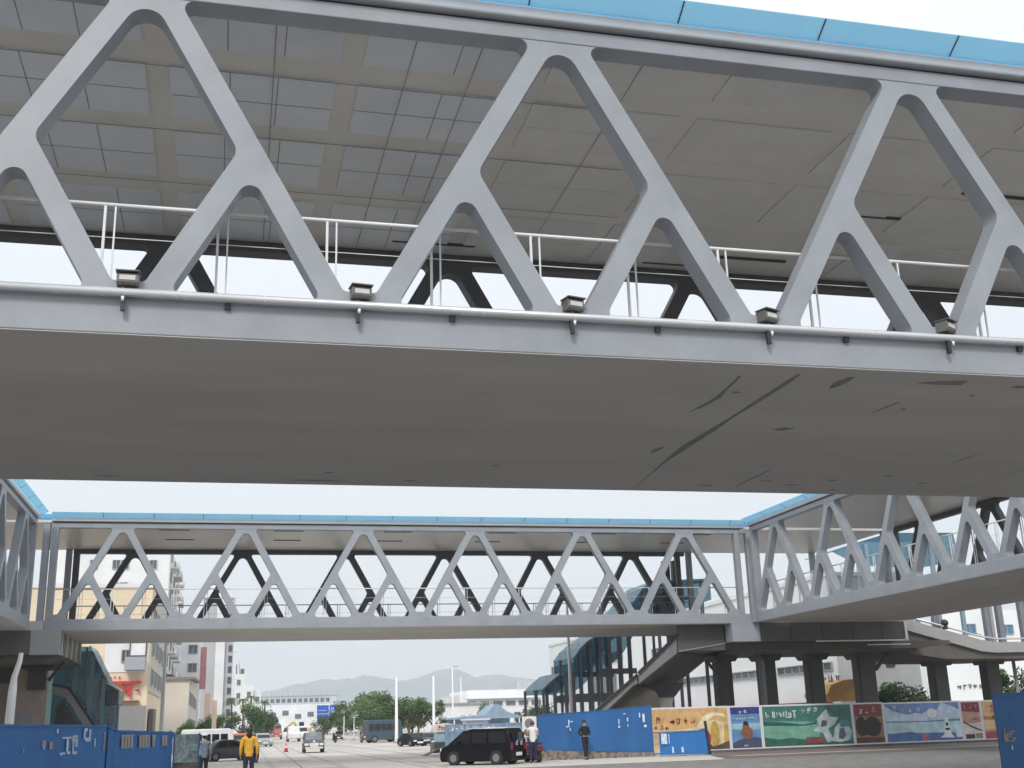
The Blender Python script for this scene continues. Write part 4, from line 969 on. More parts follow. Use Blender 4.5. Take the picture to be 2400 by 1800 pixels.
# long far building
B6 = thing('long_building', 'long hazy white building with rows of windows closing the end of the road', 'building')
m = MB(); m.box(8, 48, 350, 380, 0, 8.2); m.build('wall', M2('far_white', (.74, .76, .78)), B6)
m = MB(); m.box(5, 33, 352, 380, 8.2, 10.6); m.build('upper_storey', M2('far_grey', (.48, .52, .57)), B6)
for k in range(14): win_on(B6, 'window', 'y', 9 + k * 1.6, 8.8, 1.1, 1.2, 352, FW, bars=1)
for k in range(9): win_on(B6, 'window', 'y', 10 + k * 3.6, 4.2 + (k % 3) * .5, 1.8, 1.4, 350, FW, bars=2)
m = MB()
for k in range(16): m.box(9.2 + k * 1.6, 9.28 + k * 1.6, 351.8, 351.95, 10.6, 12.2 - (k % 3) * .4)
m.box(9, 34, 351.8, 351.95, 10.6, 10.75); m.build('roof_frame', FW, B6)
# white low blocks to the right of the road
B7 = thing('white_low_building', 'low white flat-roofed building with a long window strip behind the right-hand trees', 'building')
m = MB(); m.box(40, 56, 200, 220, 0, 6.3); m.box(41.4, 53, 201, 218, 6.3, 7.0); m.build('wall', whr, B7)
m = MB(); m.box(41, 54, 199.3, 199.98, 5.5, 5.65); m.build('canopy_slab', whr, B7)
for k in range(6): win_on(B7, 'window', 'y', 41 + k * 2.3, 4.3, 1.7, .8, 200, FW, bars=3)
for k in range(5): win_on(B7, 'window', 'y', 41.5 + k * 2.6, 1.6, 1.2, 1.6, 200, FW, bars=1)
B8 = thing('long_white_wall_building', 'long windowless white shed behind the lamp posts right of the road', 'building')
m = MB(); m.box(27.5, 40, 178, 190, 0, 4.4); m.build('wall', whr, B8)
m = MB(); m.box(27.3, 40.2, 177.6, 190, 4.4, 4.6); m.build('roof', FW, B8)
B9 = thing('apartment_block', 'small far block of flats with many windows right of the white low building', 'building')
m = MB(); m.box(58, 66, 232, 245, 0, 9.4); m.build('wall', M2('far_flats', (.55, .6, .63)), B9)
for k in range(5):
    for j in range(3): win_on(B9, 'window', 'y', 58.5 + k * 1.5, 2.4 + j * 2.2, .9, 1.1, 232, FW)
# big white commercial building along the right side
B10 = thing('commercial_building', 'big white building with dark window bands running along the right side of the street', 'building')
m = MB(); m.box(37, 42.8, 66, 132, 0, 9.85); m.build('wall', mat('white_clad', (.82, .85, .86), .6, var=.05, vscale=.2), B10)
m = MB(); m.box(36.9, 42.9, 65.9, 132.2, 9.85, 10.1); m.build('parapet', whr, B10)
m = MB(); m.box(38.5, 42.7, 108, 129, 10.1, 13.5); m.build('upper_block', mat('white_clad', (.7, .7, .7)), B10)
m = MB()
for j, (y0, y1) in enumerate(((66.5, 74), (75.2, 83.2), (84.2, 92.5), (93.5, 103))): win_on(B10, 'window_band', 'x', y0, 4.05, y1 - y0, .55, 37, FW, bars=6)
for (y0, y1, z, h) in ((106, 112, 6.9, .9), (114, 120, 6.9, .9), (121.5, 131, 5.9, 1.6), (108, 116, 3.6, 2.1), (123, 128, 3.3, 1.1), (86, 88, 6.7, .8), (96, 98, 6.6, .8), (72, 74, 6.7, .8)): win_on(B10, 'window', 'x', y0, z, y1 - y0, h, 37, FW, bars=2)
m = MB(); m.box(36.3, 36.98, 67, 100, 1.3, 2.2); m.build('shop_awning', mat('awning_maroon', (.22, .05, .06), .7, var=.2, vscale=2), B10)
m = MB(); m.box(36.7, 36.985, 67, 104, 0, 1.25); m.build('shop_front', GREYST, B10)
q = MB()
for k in range(9):
    y = 68 + k * .8; q.box(36.25, 36.3, y, y + .5, 1.6, 1.95)
q.build('lettering', mat('sign_tan', (.5, .3, .2), .6), B10)
m = MB(); m.prism([(0, 0), (2.2, 0), (2.2, 1.25), (.9, 1.15), (.1, .9), (-.2, .4)], 66.2, 69, mi=0, M=Matrix.Translation((33.6, -5.2, 2.15))); m.build('orange_canopy', mat('canopy_orange', (.85, .48, .16), .6, var=.15, vscale=1.2), B10)
for k in range(3):
    q = MB(); glyph(q, 33.0 + k * .45, 3.2, .4, 0, 60.9, 60.95); q.build('lettering', MATS['sign_red'], B10)
m = MB(); m.box(37.05, 42.75, 65.95, 65.99, 0, 9.8); m.build('side_wall', mat('end_wall_shaded', (.50, .51, .52), .7, var=.06), B10)  # end face greyer than the white walls: its shade is painted in
for (x, z) in ((39.3, 4.2), (40.35, 4.2)): win_on(B10, 'window', 'y', x, z, .6, .5, 65.95, mat('frame_dark', (.05, .06, .07)))
B12 = thing('white_building', 'white building with two small blue-glass windows, seen at the right edge behind the ramp', 'building')
m = MB(); m.box(57.5, 80, 85.5, 98, 0, 9.4); m.build('wall', mat('white_clad', (.7, .7, .7)), B12)
BG = mat('blue_glass', (.08, .22, .36), .15, var=.3, vscale=2)
for (x, z) in ((59.9, 7.5), (63.5, 7.4)): win_on(B12, 'window', 'y', x, z, 1.2, .8, 85.5, FW, BG)
q = MB(); 
for k in range(6): glyph(q, 58.6 + k * .5, 3.0, .4, 0, 85.42, 85.46)
q.build('wall_sign', GREYST, B12)

# ------------------------------------------------------------------ hills
def hill(pts, y, depth, name='hill'):
    bm_ = MB(); n = len(pts); rows_ = 10
    for r_ in range(rows_ + 1):
        t = r_ / rows_; prof = math.sin(t * math.pi / 2)
        for i, (x, z) in enumerate(pts):
            h = z * prof + (rnd.uniform(-1, 1) * z * .03 if 0 < r_ < rows_ else 0)
            bm_.v.append((x * (1 + (t - 1) * .0), y + depth * (t - 1), h))
    for r_ in range(rows_):
        for i in range(n - 1):
            a = r_ * n + i; bm_.f.append((a, a + 1, a + n + 1, a + n)); bm_.m.append(0); bm_.sm.append(True)
    # back side
    k = len(bm_.v)
    for i, (x, z) in enumerate(pts): bm_.v.append((x, y + depth, 0))
    for i in range(n - 1):
        a = rows_ * n + i; bm_.f.append((a, a + 1, k + i + 1, k + i)); bm_.m.append(0); bm_.sm.append(True)
    o = bm_.build(name, mat('hill_hazed', (.10, .15, .17), .95, var=.2, vscale=.02)); o['kind'] = 'structure'; return o  # bluish tone puts some of the distance haze into the hill colour
S = 3000 / 2500
raw = [(-300, 20), (-60, 30), (20, 55), (77, 73), (110, 80), (150, 88), (199, 96), (240, 97), (270, 99), (285, 104), (297, 103), (320, 96), (352, 91), (380, 93), (410, 99), (440, 109), (463, 114), (485, 107), (509, 94), (530, 93), (547, 99.5), (570, 98), (600, 94), (624, 90), (640, 80), (671, 68), (740, 66), (900, 60), (1200, 50)]
fine = []
for (a, b) in zip(raw[:-1], raw[1:]):
    for k in range(3):
        t = k / 3; fine.append(((a[0] + (b[0] - a[0]) * t) * S, (1.6 + ((a[1] + (b[1] - a[1]) * t) - 1.6) * S) + (rnd.uniform(-.6, .6) if k else 0)))
hill(fine, 3000, 700)

# ------------------------------------------------------------------ trees
def leafmat(name, c):
    m = mat(name, c, .6, var=.45, vscale=2.2, transl=.25); return m
LG = [leafmat('leaf_dark', (.035, .075, .02)), leafmat('leaf_mid', (.07, .15, .035)), leafmat('leaf_light', (.15, .26, .07))]
BARK = mat('bark', (.12, .09, .065), .9, var=.3, vscale=6, bump=.4, bscale=10)
def crown_mesh(h0, h1, rx, n, leaf, seed, clumps=14, shape=1.0):
    rr = random.Random(seed); q = MB(); cz = (h0 + h1) / 2; rz = (h1 - h0) / 2
    cl = []
    for _ in range(clumps):
        a = rr.uniform(0, 6.28); e = rr.uniform(-.8, 1); r_ = rr.uniform(.35, .85)
        cl.append((math.cos(a) * r_ * rx * math.sqrt(1 - e * e * .6), math.sin(a) * r_ * rx * math.sqrt(1 - e * e * .6), cz + e * rz * .75, rr.uniform(.25, .45) * rx, rr.randint(0, 2)))
    for _ in range(n):
        c = cl[rr.randrange(clumps)]
        d = Vector((rr.gauss(0, 1), rr.gauss(0, 1), rr.gauss(0, .8))).normalized() * c[3] * (rr.random() ** .4)
        p = Vector((c[0], c[1], c[2])) + d
        u = Vector((rr.gauss(0, 1), rr.gauss(0, 1), rr.gauss(0, .6))).normalized(); v_ = u.orthogonal().normalized()
        s = leaf * rr.uniform(.6, 1.4); mi = c[4] if rr.random() < .7 else rr.randint(0, 2)
        q.face([p - u * s, p - v_ * s * .5, p + u * s, p + v_ * s * .5], mi)
    return q
def make_tree(label, loc, h, rx, trunk_h, seed, n=1500, leaf=.16, name='street_tree', group='trees along the road', cat='tree', scale=1):
    t = thing(name, label, cat, loc, 0, group)
    rr = random.Random(seed); m = MB()
    pts = [(0, 0, 0), (rr.uniform(-.05, .05) * h, rr.uniform(-.05, .05) * h, trunk_h * .6), (rr.uniform(-.06, .06) * h, 0, trunk_h * 1.2), (0, 0, h * .8)]
    m.tube(pts, [h * .035, h * .028, h * .02, h * .006], 8)
    for k in range(6):
        a = rr.uniform(0, 6.28); z = trunk_h * rr.uniform(.8, 1.3)
        m.tube([(0, 0, z), (math.cos(a) * rx * .35, math.sin(a) * rx * .35, z + h * .15), (math.cos(a) * rx * .7, math.sin(a) * rx * .7, z + h * .28)], [h * .016, h * .01, h * .004], 6)
    m.build('trunk', BARK, t)
    crown_mesh(trunk_h * .85, h, rx, n, leaf, seed).build('crown', LG, t)
    return t
tA = make_tree('broad dark green tree beside the road, tallest of the right-hand row', (17.4, 140, 0), 5.6, 2.6, 1.4, 11, 3200, .15)
tB = make_tree('mid green bushy tree at the left end of the right-hand row', (14.9, 150, 0), 3.6, 2.0, .9, 12, 2200, .13)
tC = make_tree('lollipop shaped bright green tree between the two lamp posts', (19.3, 118, 0), 4.1, 1.5, 1.6, 13, 1800, .11)
dup(tA, (19.6, 146, 0), 2.0, 'second broad dark tree, right of the tallest one', scale=.95)
dup(tA, (16.0, 165, 0), 4.0, 'dark tree standing behind the gap of the right-hand row', scale=(.8, .8, .9))
dup(tC, (20.9, 119, 0), 1.0, 'leafy tree right of the second lamp post, before the white shed', scale=.95)
dup(tC, (17.7, 121, 0), 2.0, 'sparse bright green tree just right of the first lamp post', scale=1.0)
dup(tB, (22.8, 112, 0), 3.0, 'small yellow-green tree near the red roofed stall', scale=.62)
dup(tA, (25.0, 112, 0), 1.0, 'young green tree in front of the white low building', scale=(.5, .5, .62))
dup(tB, (29.5, 108, 0), 5.0, 'round shrub-like tree above the pale blue marquee', scale=(.8, .8, .85))
dup(tB, (21.6, 118, 0), 4.0, 'low green tree behind the parked dark cars', scale=.6)
dup(tA, (15.6, 128, 0), 1.7, 'dark tree above the blue-grey bus, nearest of the dark mass', scale=(.85, .85, .8))
dup(tA, (18.9, 152, 0), 0.4, 'tall crown behind the first lamp post', scale=1.05)
dup(tB, (16.9, 122, 0), 2.4, 'low dark tree right of the bus front', scale=(1.0, 1.0, .8))
dup(tA, (21.4, 138, 0), 3.1, 'wide dark tree right of the first lamp post top, behind the lollipop tree', scale=(1, 1, .85))
dup(tB, (13.2, 158, 0), 1.1, 'smallest tree at the far left tip of the right-hand row', scale=.85)
dup(tA, (23.6, 150, 0), 5.1, 'tree with a flat top standing before the long white shed', scale=(.9, .9, .8))
dup(tB, (18.2, 131, 0), 0.7, 'low dense tree behind the first lamp post', scale=(1.1, 1.1, .95))
dup(tB, (33.5, 128, 0), 2.7, 'dark green shrub between the marquee and the glass canopy stair', scale=(.9, .9, .85))
tD = make_tree('rounded light green tree on the left of the road behind the yellow-clad person', (2.4, 130, 0), 4.2, 2.2, 1.0, 21, 3000, .13, group='trees left of the road')
dup(tD, (4.9, 140, 0), 1.2, 'darker rounded tree right of the light green one on the left side', 'trees left of the road', .95)
dup(tD, (0.2, 124, 0), 3.2, 'small tree in front of the grey tower base', 'trees left of the road', .72)
dup(tD, (6.6, 170, 0), 2.2, 'far small tree at the end of the left row', 'trees left of the road', .75)
dup(tD, (-1.2, 92, 0), 4.2, 'bushy roadside shrub left of the pinkish gate pillars', 'trees left of the road', (.35, .35, .62))
dup(tD, (-2.8, 90, 0), 5.2, 'dense roadside shrub in front of the cream building corner', 'trees left of the road', (.42, .42, .55))
# bushes behind the billboards
tE = make_tree('big round bush behind the blue seascape billboard', (40.0, 63.9, 0), 3.1, 1.7, .6, 31, 3200, .12, name='bush', group='bushes behind the billboards', cat='bush')
dup(tE, (38.6, 64.1, 0), 2, 'lower bush left of the big round one behind the billboards', 'bushes behind the billboards', .85)
dup(tE, (47.4, 64, 0), 1, 'dark leaved bush at the right edge above the last billboard', 'bushes behind the billboards', (.9, .9, 1.2))
# palms
def palm(label, loc, h, seed):
    t = thing('palm_tree', label, 'palm tree', loc, 0, 'palms beyond the left trees'); rr = random.Random(seed)
    m = MB(); m.tube([(0, 0, 0), (.1, 0, h * .5), (0, 0, h)], [.16, .12, .1], 8); m.build('trunk', BARK, t)
    q = MB()
    for k in range(12):
        a = k / 12 * 6.28 + rr.uniform(-.2, .2); L_ = rr.uniform(.9, 1.4); prev = Vector((0, 0, h)); d = Vector((math.cos(a), math.sin(a), 0)); sd_ = Vector((-d.y, d.x, 0)); e = rr.uniform(.2, .8)
        for j in range(1, 6):
            s_ = j / 5; p = Vector((0, 0, h)) + d * L_ * s_ + Vector((0, 0, e * s_ - 1.3 * s_ * s_)); wd = .16 * (1 - abs(s_ - .4))
            q.face([prev - sd_ * wd, prev, p, p - sd_ * wd + Vector((0, 0, -.1))], k % 3); q.face([prev, prev + sd_ * wd, p + sd_ * wd + Vector((0, 0, -.1)), p], (k + 1) % 3); prev = p
    q.build('fronds', LG, t); return t
palm('leftmost tall palm against the grey tower', (1.4, 178, 0), 6.1, 1); palm('second palm right of the grey tower', (3.1, 182, 0), 6.0, 2); palm('third palm in front of the stepped block', (4.2, 180, 0), 6.3, 3); palm('lone palm furthest right of the stepped block', (6.4, 185, 0), 5.7, 4)
# roadside hedge
q = MB(); rr = random.Random(5)
for k in range(2600):
    t = rr.random(); x = 18.1 + 4.2 * t + rr.gauss(0, .35); y = 128 - 24 * t + rr.gauss(0, .6); z = abs(rr.gauss(.0, .33)) + .02
    u = Vector((rr.gauss(0, 1), rr.gauss(0, 1), rr.gauss(0, .7))).normalized(); v_ = u.orthogonal().normalized(); p = Vector((x, y, z)); s = rr.uniform(.06, .15)
    q.face([p - u * s, p - v_ * s * .5, p + u * s, p + v_ * s * .5], rr.randint(0, 2))
o = q.build('hedge', LG); tag(o, 'low green roadside planting at the right kerb by the lamp posts', 'hedge', kind='stuff')

# ------------------------------------------------------------------ lamp posts and poles
def lamp(label, loc, h, r=.10, arm=True):
    t = thing('lamp_post', label, 'lamp post', loc, 0, 'white poles along the street')
    m = MB(); m.tube([(0, 0, 0), (0, 0, .5), (0, 0, h)], [r * 1.4, r, r * .6], 10); m.build('pole', WHITE, t)
    m = MB(); m.box(-.25, .25, -.25, .25, 0, .12); m.build('base_plate', CONC, t)
    if arm:
        m = MB(); m.bar((0, 0, h), (.5, 0, h + .1), .05, .05); m.box(.35, .8, -.08, .08, h + .07, h + .13); m.build('lamp_head', GREYST, t)
    return t
lamp('white lamp post rising left of the dark tree row gap, first from the left', (15.85, 110, 0), 5.9, .16, False)
lamp('second white lamp post, in front of the lollipop tree', (16.9, 96, 0), 5.4, .13, False)
lamp('tall pale lamp post with a dark lamp head against the highest hill', (28.9, 150, 0), 8.6, .13)
lamp('far thin pale pole right of the highest hill', (38, 190, 0), 8.8, .13, False)
lamp('near white pole left of the road in front of the cream building', (-2.85, 61.5, 0), 7.6, .12, False)
lamp('white pole in front of the dark glass canopy stair', (18.3, 61.3, 0), 7.8, .11, False)

# blue road sign
rs = thing('road_sign', 'blue rectangular road sign board on a pole far down the road', 'road sign', (12.4, 160, 0))
m = MB(); m.box(0, 1.55, 0, .08, 2.75, 4.45); m.box(1.65, 2.35, .0, .08, 2.9, 4.45); m.build('board', mat('sign_blue', (.02, .13, .55), .4, var=.05), rs)
m = MB(); m.box(.05, 1.5, -.01, 0, 3.3, 3.36); m.box(.2, 1.2, -.01, 0, 3.75, 3.8); m.box(1.85, 1.9, -.01, 0, 3.1, 4.2); m.box(2.05, 2.2, -.01, 0, 3.4, 4.1); m.build('markings', WH, rs)
m = MB(); m.tube([(.9, .2, 0), (.9, .2, 4.4)], .12, 8); m.box(.5, 1.4, .1, .2, 3.2, 3.3); m.build('pole', WHITE, rs)
# slim white posts beyond it
for k, x in enumerate((13.9, 14.7, 15.6, 16.4)):
    lamp('white roadside post, number %s from the blue sign' % ('one', 'two', 'three', 'four')[k], (x, 150 - k * 3, 0), 2.9 - .1 * k, .07, False)

# ------------------------------------------------------------------ vehicles
TYRE = mat('tyre', (.02, .02, .02), .8); RIM = mat('rim', (.24, .24, .24), .35, metal=.5, var=.1)
CARG = mat('car_glass', (.012, .013, .015), .08, var=.1, spec=.35); HEADL = mat('headlamp', (.7, .72, .74), .15); TAIL = mat('tail_red', (.30, .02, .05), .25, var=.2, vscale=6)
def car(name, label, cat, loc, rz, L_, W_, H_, paint, prof, glass, wheel_r=.3, group=None, plate=True, marks_=None, bumper=None, roofmat=None):
    """prof: side outline in 0..1 (front at x=1); glass: list of polygons in the same coords"""
    t = thing(name, label, cat, loc, rz, group)
    P_ = [((a - .5) * L_, b * H_) for a, b in prof]
    m = MB(); n = len(P_)
    # body with tumblehome: three slices
    rings = []
    for s in (-1, -.93, .93, 1):
        ring = []
        for (x, z) in P_:
            k = .86 + .14 * (1 - max(0, (z / H_ - .55)) / .45) if z / H_ > .55 else 1.0
            inset = 0 if abs(s) < .95 else .03
            cx = x * (1 - inset * .6); cz = z - (inset * H_ * .6 if z > .5 * H_ else -inset * .3)
            ring.append((cx, s * W_ / 2 * k, cz))
        rings.append(ring)
    k0 = 0
    for ring in rings: m.v += ring
    for r_ in range(3):
        for i in range(n):
            j = (i + 1) % n; m.f.append((r_ * n + i, r_ * n + j, (r_ + 1) * n + j, (r_ + 1) * n + i)); m.m.append(0); m.sm.append(False)
    m.f.append(tuple(range(n))); m.m.append(0); m.sm.append(False)
    m.f.append(tuple(range(4 * n - 1, 3 * n - 1, -1))); m.m.append(0); m.sm.append(False)
    m.build('body', paint, t, bevel=.03)
    for s in (-1, 1):
        for gp_ in glass:
            q = MB(); pts = []
            for a, b in gp_:
                z = b * H_; kk = .86 + .14 * (1 - max(0, b - .55) / .45) if b > .55 else 1
                pts.append(((a - .5) * L_, s * (W_ / 2 * kk + .012), z))
            q.face(pts); ob = q.build('side_window', CARG, t)
    wx = (.2, .8)
    for s in (-1, 1):
        for a in wx:
            q = MB(); x = (a - .5) * L_; q.tube([(x, s * (W_ / 2 - .17), wheel_r), (x, s * (W_ / 2 + .012), wheel_r)], wheel_r, 20); wh = q.build('wheel', TYRE, t)
            q = MB(); q.tube([(x, s * (W_ / 2 + .0), wheel_r), (x, s * (W_ / 2 + .022), wheel_r)], wheel_r * .55, 16); q.build('rim', RIM, wh)
    fz = .36 * H_
    ws = {14: [((.66, .94), (.78, .66)), ((.26, .96), (.14, .66))], 12: [((.68, .94), (.88, .58))], 11: [], 9: [((.972, .9), (.995, .52))]}[len(prof)]
    for s in (-1, 1):
        q = MB(); q.box(L_ / 2 - .06, L_ / 2 + .015, s * W_ * .36 - .14, s * W_ * .36 + .14, fz, fz + .12 * H_); q.build('headlight', HEADL, t, bevel=.02)
        q = MB(); q.box(-L_ / 2 - .015, -L_ / 2 + .06, s * W_ * .40 - .09, s * W_ * .40 + .09, fz + .05, fz + .24 * H_); q.build('tail_light', TAIL, t, bevel=.02)
    if plate:
        for s in (-1, 1):
            q = MB(); q.box(s * (L_ / 2 + .02) - .012, s * (L_ / 2 + .02) + .012, -.24, .24, .24 * H_, .24 * H_ + .13); q.build('number_plate', WHITE, t)
    for (a0, b0), (a1, b1) in ws:
        q = MB(); n0 = Vector((b1 - b0, 0, -(a1 - a0))); sg = 1 if a0 > .5 else -1
        x0, z0_, x1, z1_ = (a0 - .5) * L_ + sg * .015, b0 * H_ - .02, (a1 - .5) * L_ + sg * .02, b1 * H_ + .02
        k0 = .86 + .14 * (1 - max(0, (b0 - .55)) / .45); k1 = .86 + .14 * (1 - max(0, (b1 - .55)) / .45)
        q.face([(x0, -W_ / 2 * k0 * .86, z0_), (x0, W_ / 2 * k0 * .86, z0_), (x1, W_ / 2 * k1 * .86, z1_), (x1, -W_ / 2 * k1 * .86, z1_)]); q.build('windscreen', CARG, t)
    return t
SED = [(0, .2), (0, .5), (.03, .62), (.14, .66), (.26, .96), (.34, 1), (.56, 1), (.66, .94), (.78, .66), (.95, .58), (1, .48), (1, .2), (.97, .12), (.03, .12)]
SEDG = [[(.2, .66), (.29, .92), (.44, .93), (.44, .66)], [(.46, .66), (.46, .93), (.58, .93), (.72, .67)]]
VAN = [(0, .16), (0, .6), (.03, .86), (.07, 1), (.55, 1), (.68, .94), (.88, .58), (.97, .48), (1, .36), (1, .16), (.97, .1), (.02, .1)]
VANG = [[(.06, .60), (.08, .90), (.30, .90), (.30, .60)], [(.34, .60), (.34, .90), (.54, .90), (.54, .60)], [(.57, .60), (.57, .90), (.66, .88), (.80, .62), (.80, .58)]]
BLACKP = mat('paint_black', (.006, .006, .007), .35, var=.15, spec=.15)
van = car('minivan', 'black minivan parked in the lower centre, seen from its side and rear', 'van', (10.15, 46.5, 0), R(180 - 40), 3.15, 1.45, 1.36, BLACKP, VAN, VANG, .27)
# rear window with sticker, extra trim
q = MB(); q.box(-3.15 / 2 - .02, -3.15 / 2 + .03, -.5, .5, .62 * 1.36, .88 * 1.36); q.build('rear_window', CARG, van)
q = MB(); q.box(-1.30, -.86, -.738, -.728, .34, .92); q.build('red_sticker', TAIL, van)
q = MB(); glyph(q, -1.2, .66, .2, 0, -.745, -.739); glyph(q, -1.25, .38, .12, 0, -.745, -.739); glyph(q, -1.08, .38, .12, 0, -.745, -.739); q.build('sticker_marks', WHITE, van)
q = MB(); 
for s, z in ((-.3, .72), (.1, .72)):
    q.box(-1.60, -1.592, s, s + .03, z, z + .2); q.box(-1.60, -1.592, s, s + .16, z, z + .03); q.box(-1.60, -1.592, s + .13, s + .16, z, z + .12); q.box(-1.60, -1.592, s, s + .16, z + .1, z + .13)
q.build('badge_marks', HEADL, van)
q = MB(); q.tube([(-1.35, -.70, 1.37), (.2, -.68, 1.38), (.55, -.66, 1.30)], .02, 8); q.tube([(-1.35, .70, 1.37), (.2, .68, 1.38), (.55, .66, 1.30)], .02, 8); q.build('roof_rail', STEEL_PIPE, van)
q = MB(); q.tube([(-.4, -.74, .76), (1.3, -.73, .64)], .015, 6); q.build('side_moulding', STEEL_PIPE, van)
q = MB(); q.box(.62, .72, -.85, -.74, .78, .90); q.box(.62, .72, .74, .85, .78, .90); q.build('wing_mirror', BLACKP, van, bevel=.02)

JEEP = [(0, .25), (0, .95), (.05, 1), (.6, 1), (.68, .97), (.74, .62), (.98, .58), (1, .5), (1, .25), (.97, .2), (.03, .2)]
jg = [[(.06, .64), (.08, .92), (.34, .92), (.34, .64)], [(.38, .64), (.38, .92), (.62, .92), (.68, .66)]]
jeep = car('off_roader', 'dark boxy off-road car driving toward the camera in the middle of the road', 'car', (6.1, 81.5, 0), R(-92), 3.1, 1.36, 1.30, mat('paint_grey_dark', (.05, .055, .06), .3, coat=.4), JEEP, jg, .3)
q = MB(); q.face([(.74, -.55, .82), (.74, .55, .82), (.60, .52, 1.24), (.60, -.52, 1.24)]); q.build('windscreen', mat('screen_glass', (.25, .29, .32), .1, var=.3, vscale=2), jeep)
q = MB(); q.box(1.56, 1.60, -.58, .58, .26, .40); q.build('bumper', mat('bumper_cream', (.6, .57, .5), .5), jeep)
q = MB(); q.box(1.552, 1.57, -.3, .3, .46, .64); q.ball((1.55, 0, .72), .09); q.build('grille', HEADL, jeep)

BUS = [(0, .18), (0, .92), (.02, 1), (.9, 1), (.97, .93), (1, .5), (1, .18), (.97, .12), (.02, .12)]
bg_ = [[(.05 + k * .17, .55), (.05 + k * .17, .82), (.19 + k * .17, .82), (.19 + k * .17, .55)] for k in range(5)]
bus = car('minibus', 'white minibus parked on the left behind the two pedestrians', 'minibus', (-.75, 75, 0), R(8), 3.0, 1.5, 1.72, mat('paint_white', (.74, .74, .74), .3, coat=.3), BUS, bg_, .28)
q = MB()
for k in range(6): glyph(q, -.7 + k * .26, .62, .2, 0, -.765, -.755)
q.build('side_lettering', DARK, bus)
car('hatchback', 'dark grey hatchback in front of the white minibus', 'car', (.45, 67.5, 0), R(12), 2.7, 1.35, 1.12, mat('paint_plum', (.045, .04, .055), .3, coat=.4), SED, SEDG, .25)
car('truck', 'white light truck coming down the middle of the road in the distance', 'truck', (8.9, 152, 0), R(-90), 4.2, 1.55, 1.85, MATS['paint_white'], JEEP, jg, .35)
car('truck', 'faded red truck far down the road', 'truck', (8.5, 192, 0), R(-90), 4.4, 1.8, 2.0, mat('paint_red', (.45, .12, .10), .5, var=.15), JEEP, jg, .38)
car('parked_car', 'silver car parked by the left kerb beyond the minibus', 'car', (3.9, 118, 0), R(-80), 3.6, 1.5, 1.25, mat('paint_silver', (.38, .40, .42), .3, metal=.4), SED, SEDG, .28)
car('parked_car', 'orange-red car peeking out behind the white minibus', 'car', (1.4, 98, 0), R(-100), 3.4, 1.5, 1.35, mat('paint_orange', (.50, .10, .04), .4), SED, SEDG, .28)
bb = car('bus', 'blue-grey bus standing under the dark trees on the right', 'bus', (15.6, 118, 0), R(10), 3.6, 1.9, 2.15, mat('paint_blue_grey', (.04, .075, .10), .4), BUS, bg_, .35)
car('parked_car', 'dark parked car right of the green planting, left of the pair', 'car', (14.3, 91, 0), R(-70), 2.6, 1.2, .98, BLACKP, SED, SEDG, .24)
car('parked_car', 'dark parked car with bright lamps, right of the pair beyond the van', 'car', (15.9, 93, 0), R(-80), 2.8, 1.3, 1.0, mat('paint_slate', (.04, .05, .06), .3, coat=.4), SED, SEDG, .24)
car('parked_van', 'small white van at the end of the road right of the truck', 'van', (12.2, 185, 0), R(-90), 3.6, 1.6, 1.9, MATS['paint_white'], VAN, VANG, .3)
car('parked_car', 'grey car parked far right of the road under the trees', 'car', (14.3, 150, 0), R(-95), 3.4, 1.4, 1.2, MATS['paint_slate'], SED, SEDG, .28)
car('parked_car', 'pale car parked beside the far white posts', 'car', (13.6, 170, 0), R(-95), 3.4, 1.4, 1.2, MATS['paint_silver'], SED, SEDG, .28)

# scooters
def scooter(label, loc, rz, paint, sc=1):
    t = thing('scooter', label, 'scooter', loc, rz, 'scooters on the street'); t.scale = (sc,) * 3
    for x in (-.55, .6):
        q = MB(); q.tube([(x, -.05, .22), (x, .05, .22)], .22, 18); wh = q.build('wheel', TYRE, t)
        q = MB(); q.tube([(x, -.055, .22), (x, .055, .22)], .11, 12); q.build('rim', RIM, wh)
    q = MB(); q.prism(rounded([(-.75, .45), (-.7, .68), (-.1, .70), (-.05, .35), (.3, .28), (.42, .8), (.52, .82), (.5, .25), (.3, .15), (-.1, .15), (-.3, .3)], [.05, .08, .08, .08, .05, .03, .03, .05, .05, .05, .05], 4), -.14, .14); q.build('body', paint, t, bevel=.03)
    q = MB(); q.box(-.68, -.08, -.13, .13, .705, .77); q.build('seat', DARK, t, bevel=.03)
    q = MB(); q.bar((.58, 0, .25), (.42, 0, .95), .06, .06); q.bar((.42, -.28, .95), (.42, .28, .95), .03, .03); q.build('handlebar', DARK, t)
    q = MB(); q.ball((.52, 0, .80), (.06, .08, .07)); q.build('headlight', HEADL, t)
    return t
scooter('maroon scooter standing between the black van and the blue fence', (12.25, 46.7, 0), R(100), mat('scooter_maroon', (.12, .02, .03), .3, coat=.4))
scooter('navy scooter leaning at the blue fence beside the woman in white', (11.75, 47.3, 0), R(165), mat('scooter_navy', (.02, .03, .12), .3, coat=.4))
scooter('dark scooter behind the yellow-clad person', (1.75, 62, 0), R(-85), BLACKP)
scooter('far scooter ridden down the right side of the road', (11.9, 128, 0), R(-90), BLACKP)
scooter('second far scooter under the right-hand trees', (14.0, 122, 0), R(-90), mat('scooter_grey', (.2, .2, .22), .4))

# cone
q = MB(); tc_ = thing('traffic_cone', 'small red traffic cone alone on the road', 'traffic cone', (4.55, 86, 0))
q.tube([(0, 0, .04), (0, 0, .62)], [.15, .03], 14); q.build('cone', mat('cone_red', (.65, .03, .06), .5), tc_)
q = MB(); q.box(-.2, .2, -.2, .2, 0, .04); q.build('base', MATS['cone_red'], tc_)
q = MB(); q.tube([(0, 0, .28), (0, 0, .40)], [.107, .079], 14); q.build('stripe', WHITE, tc_)

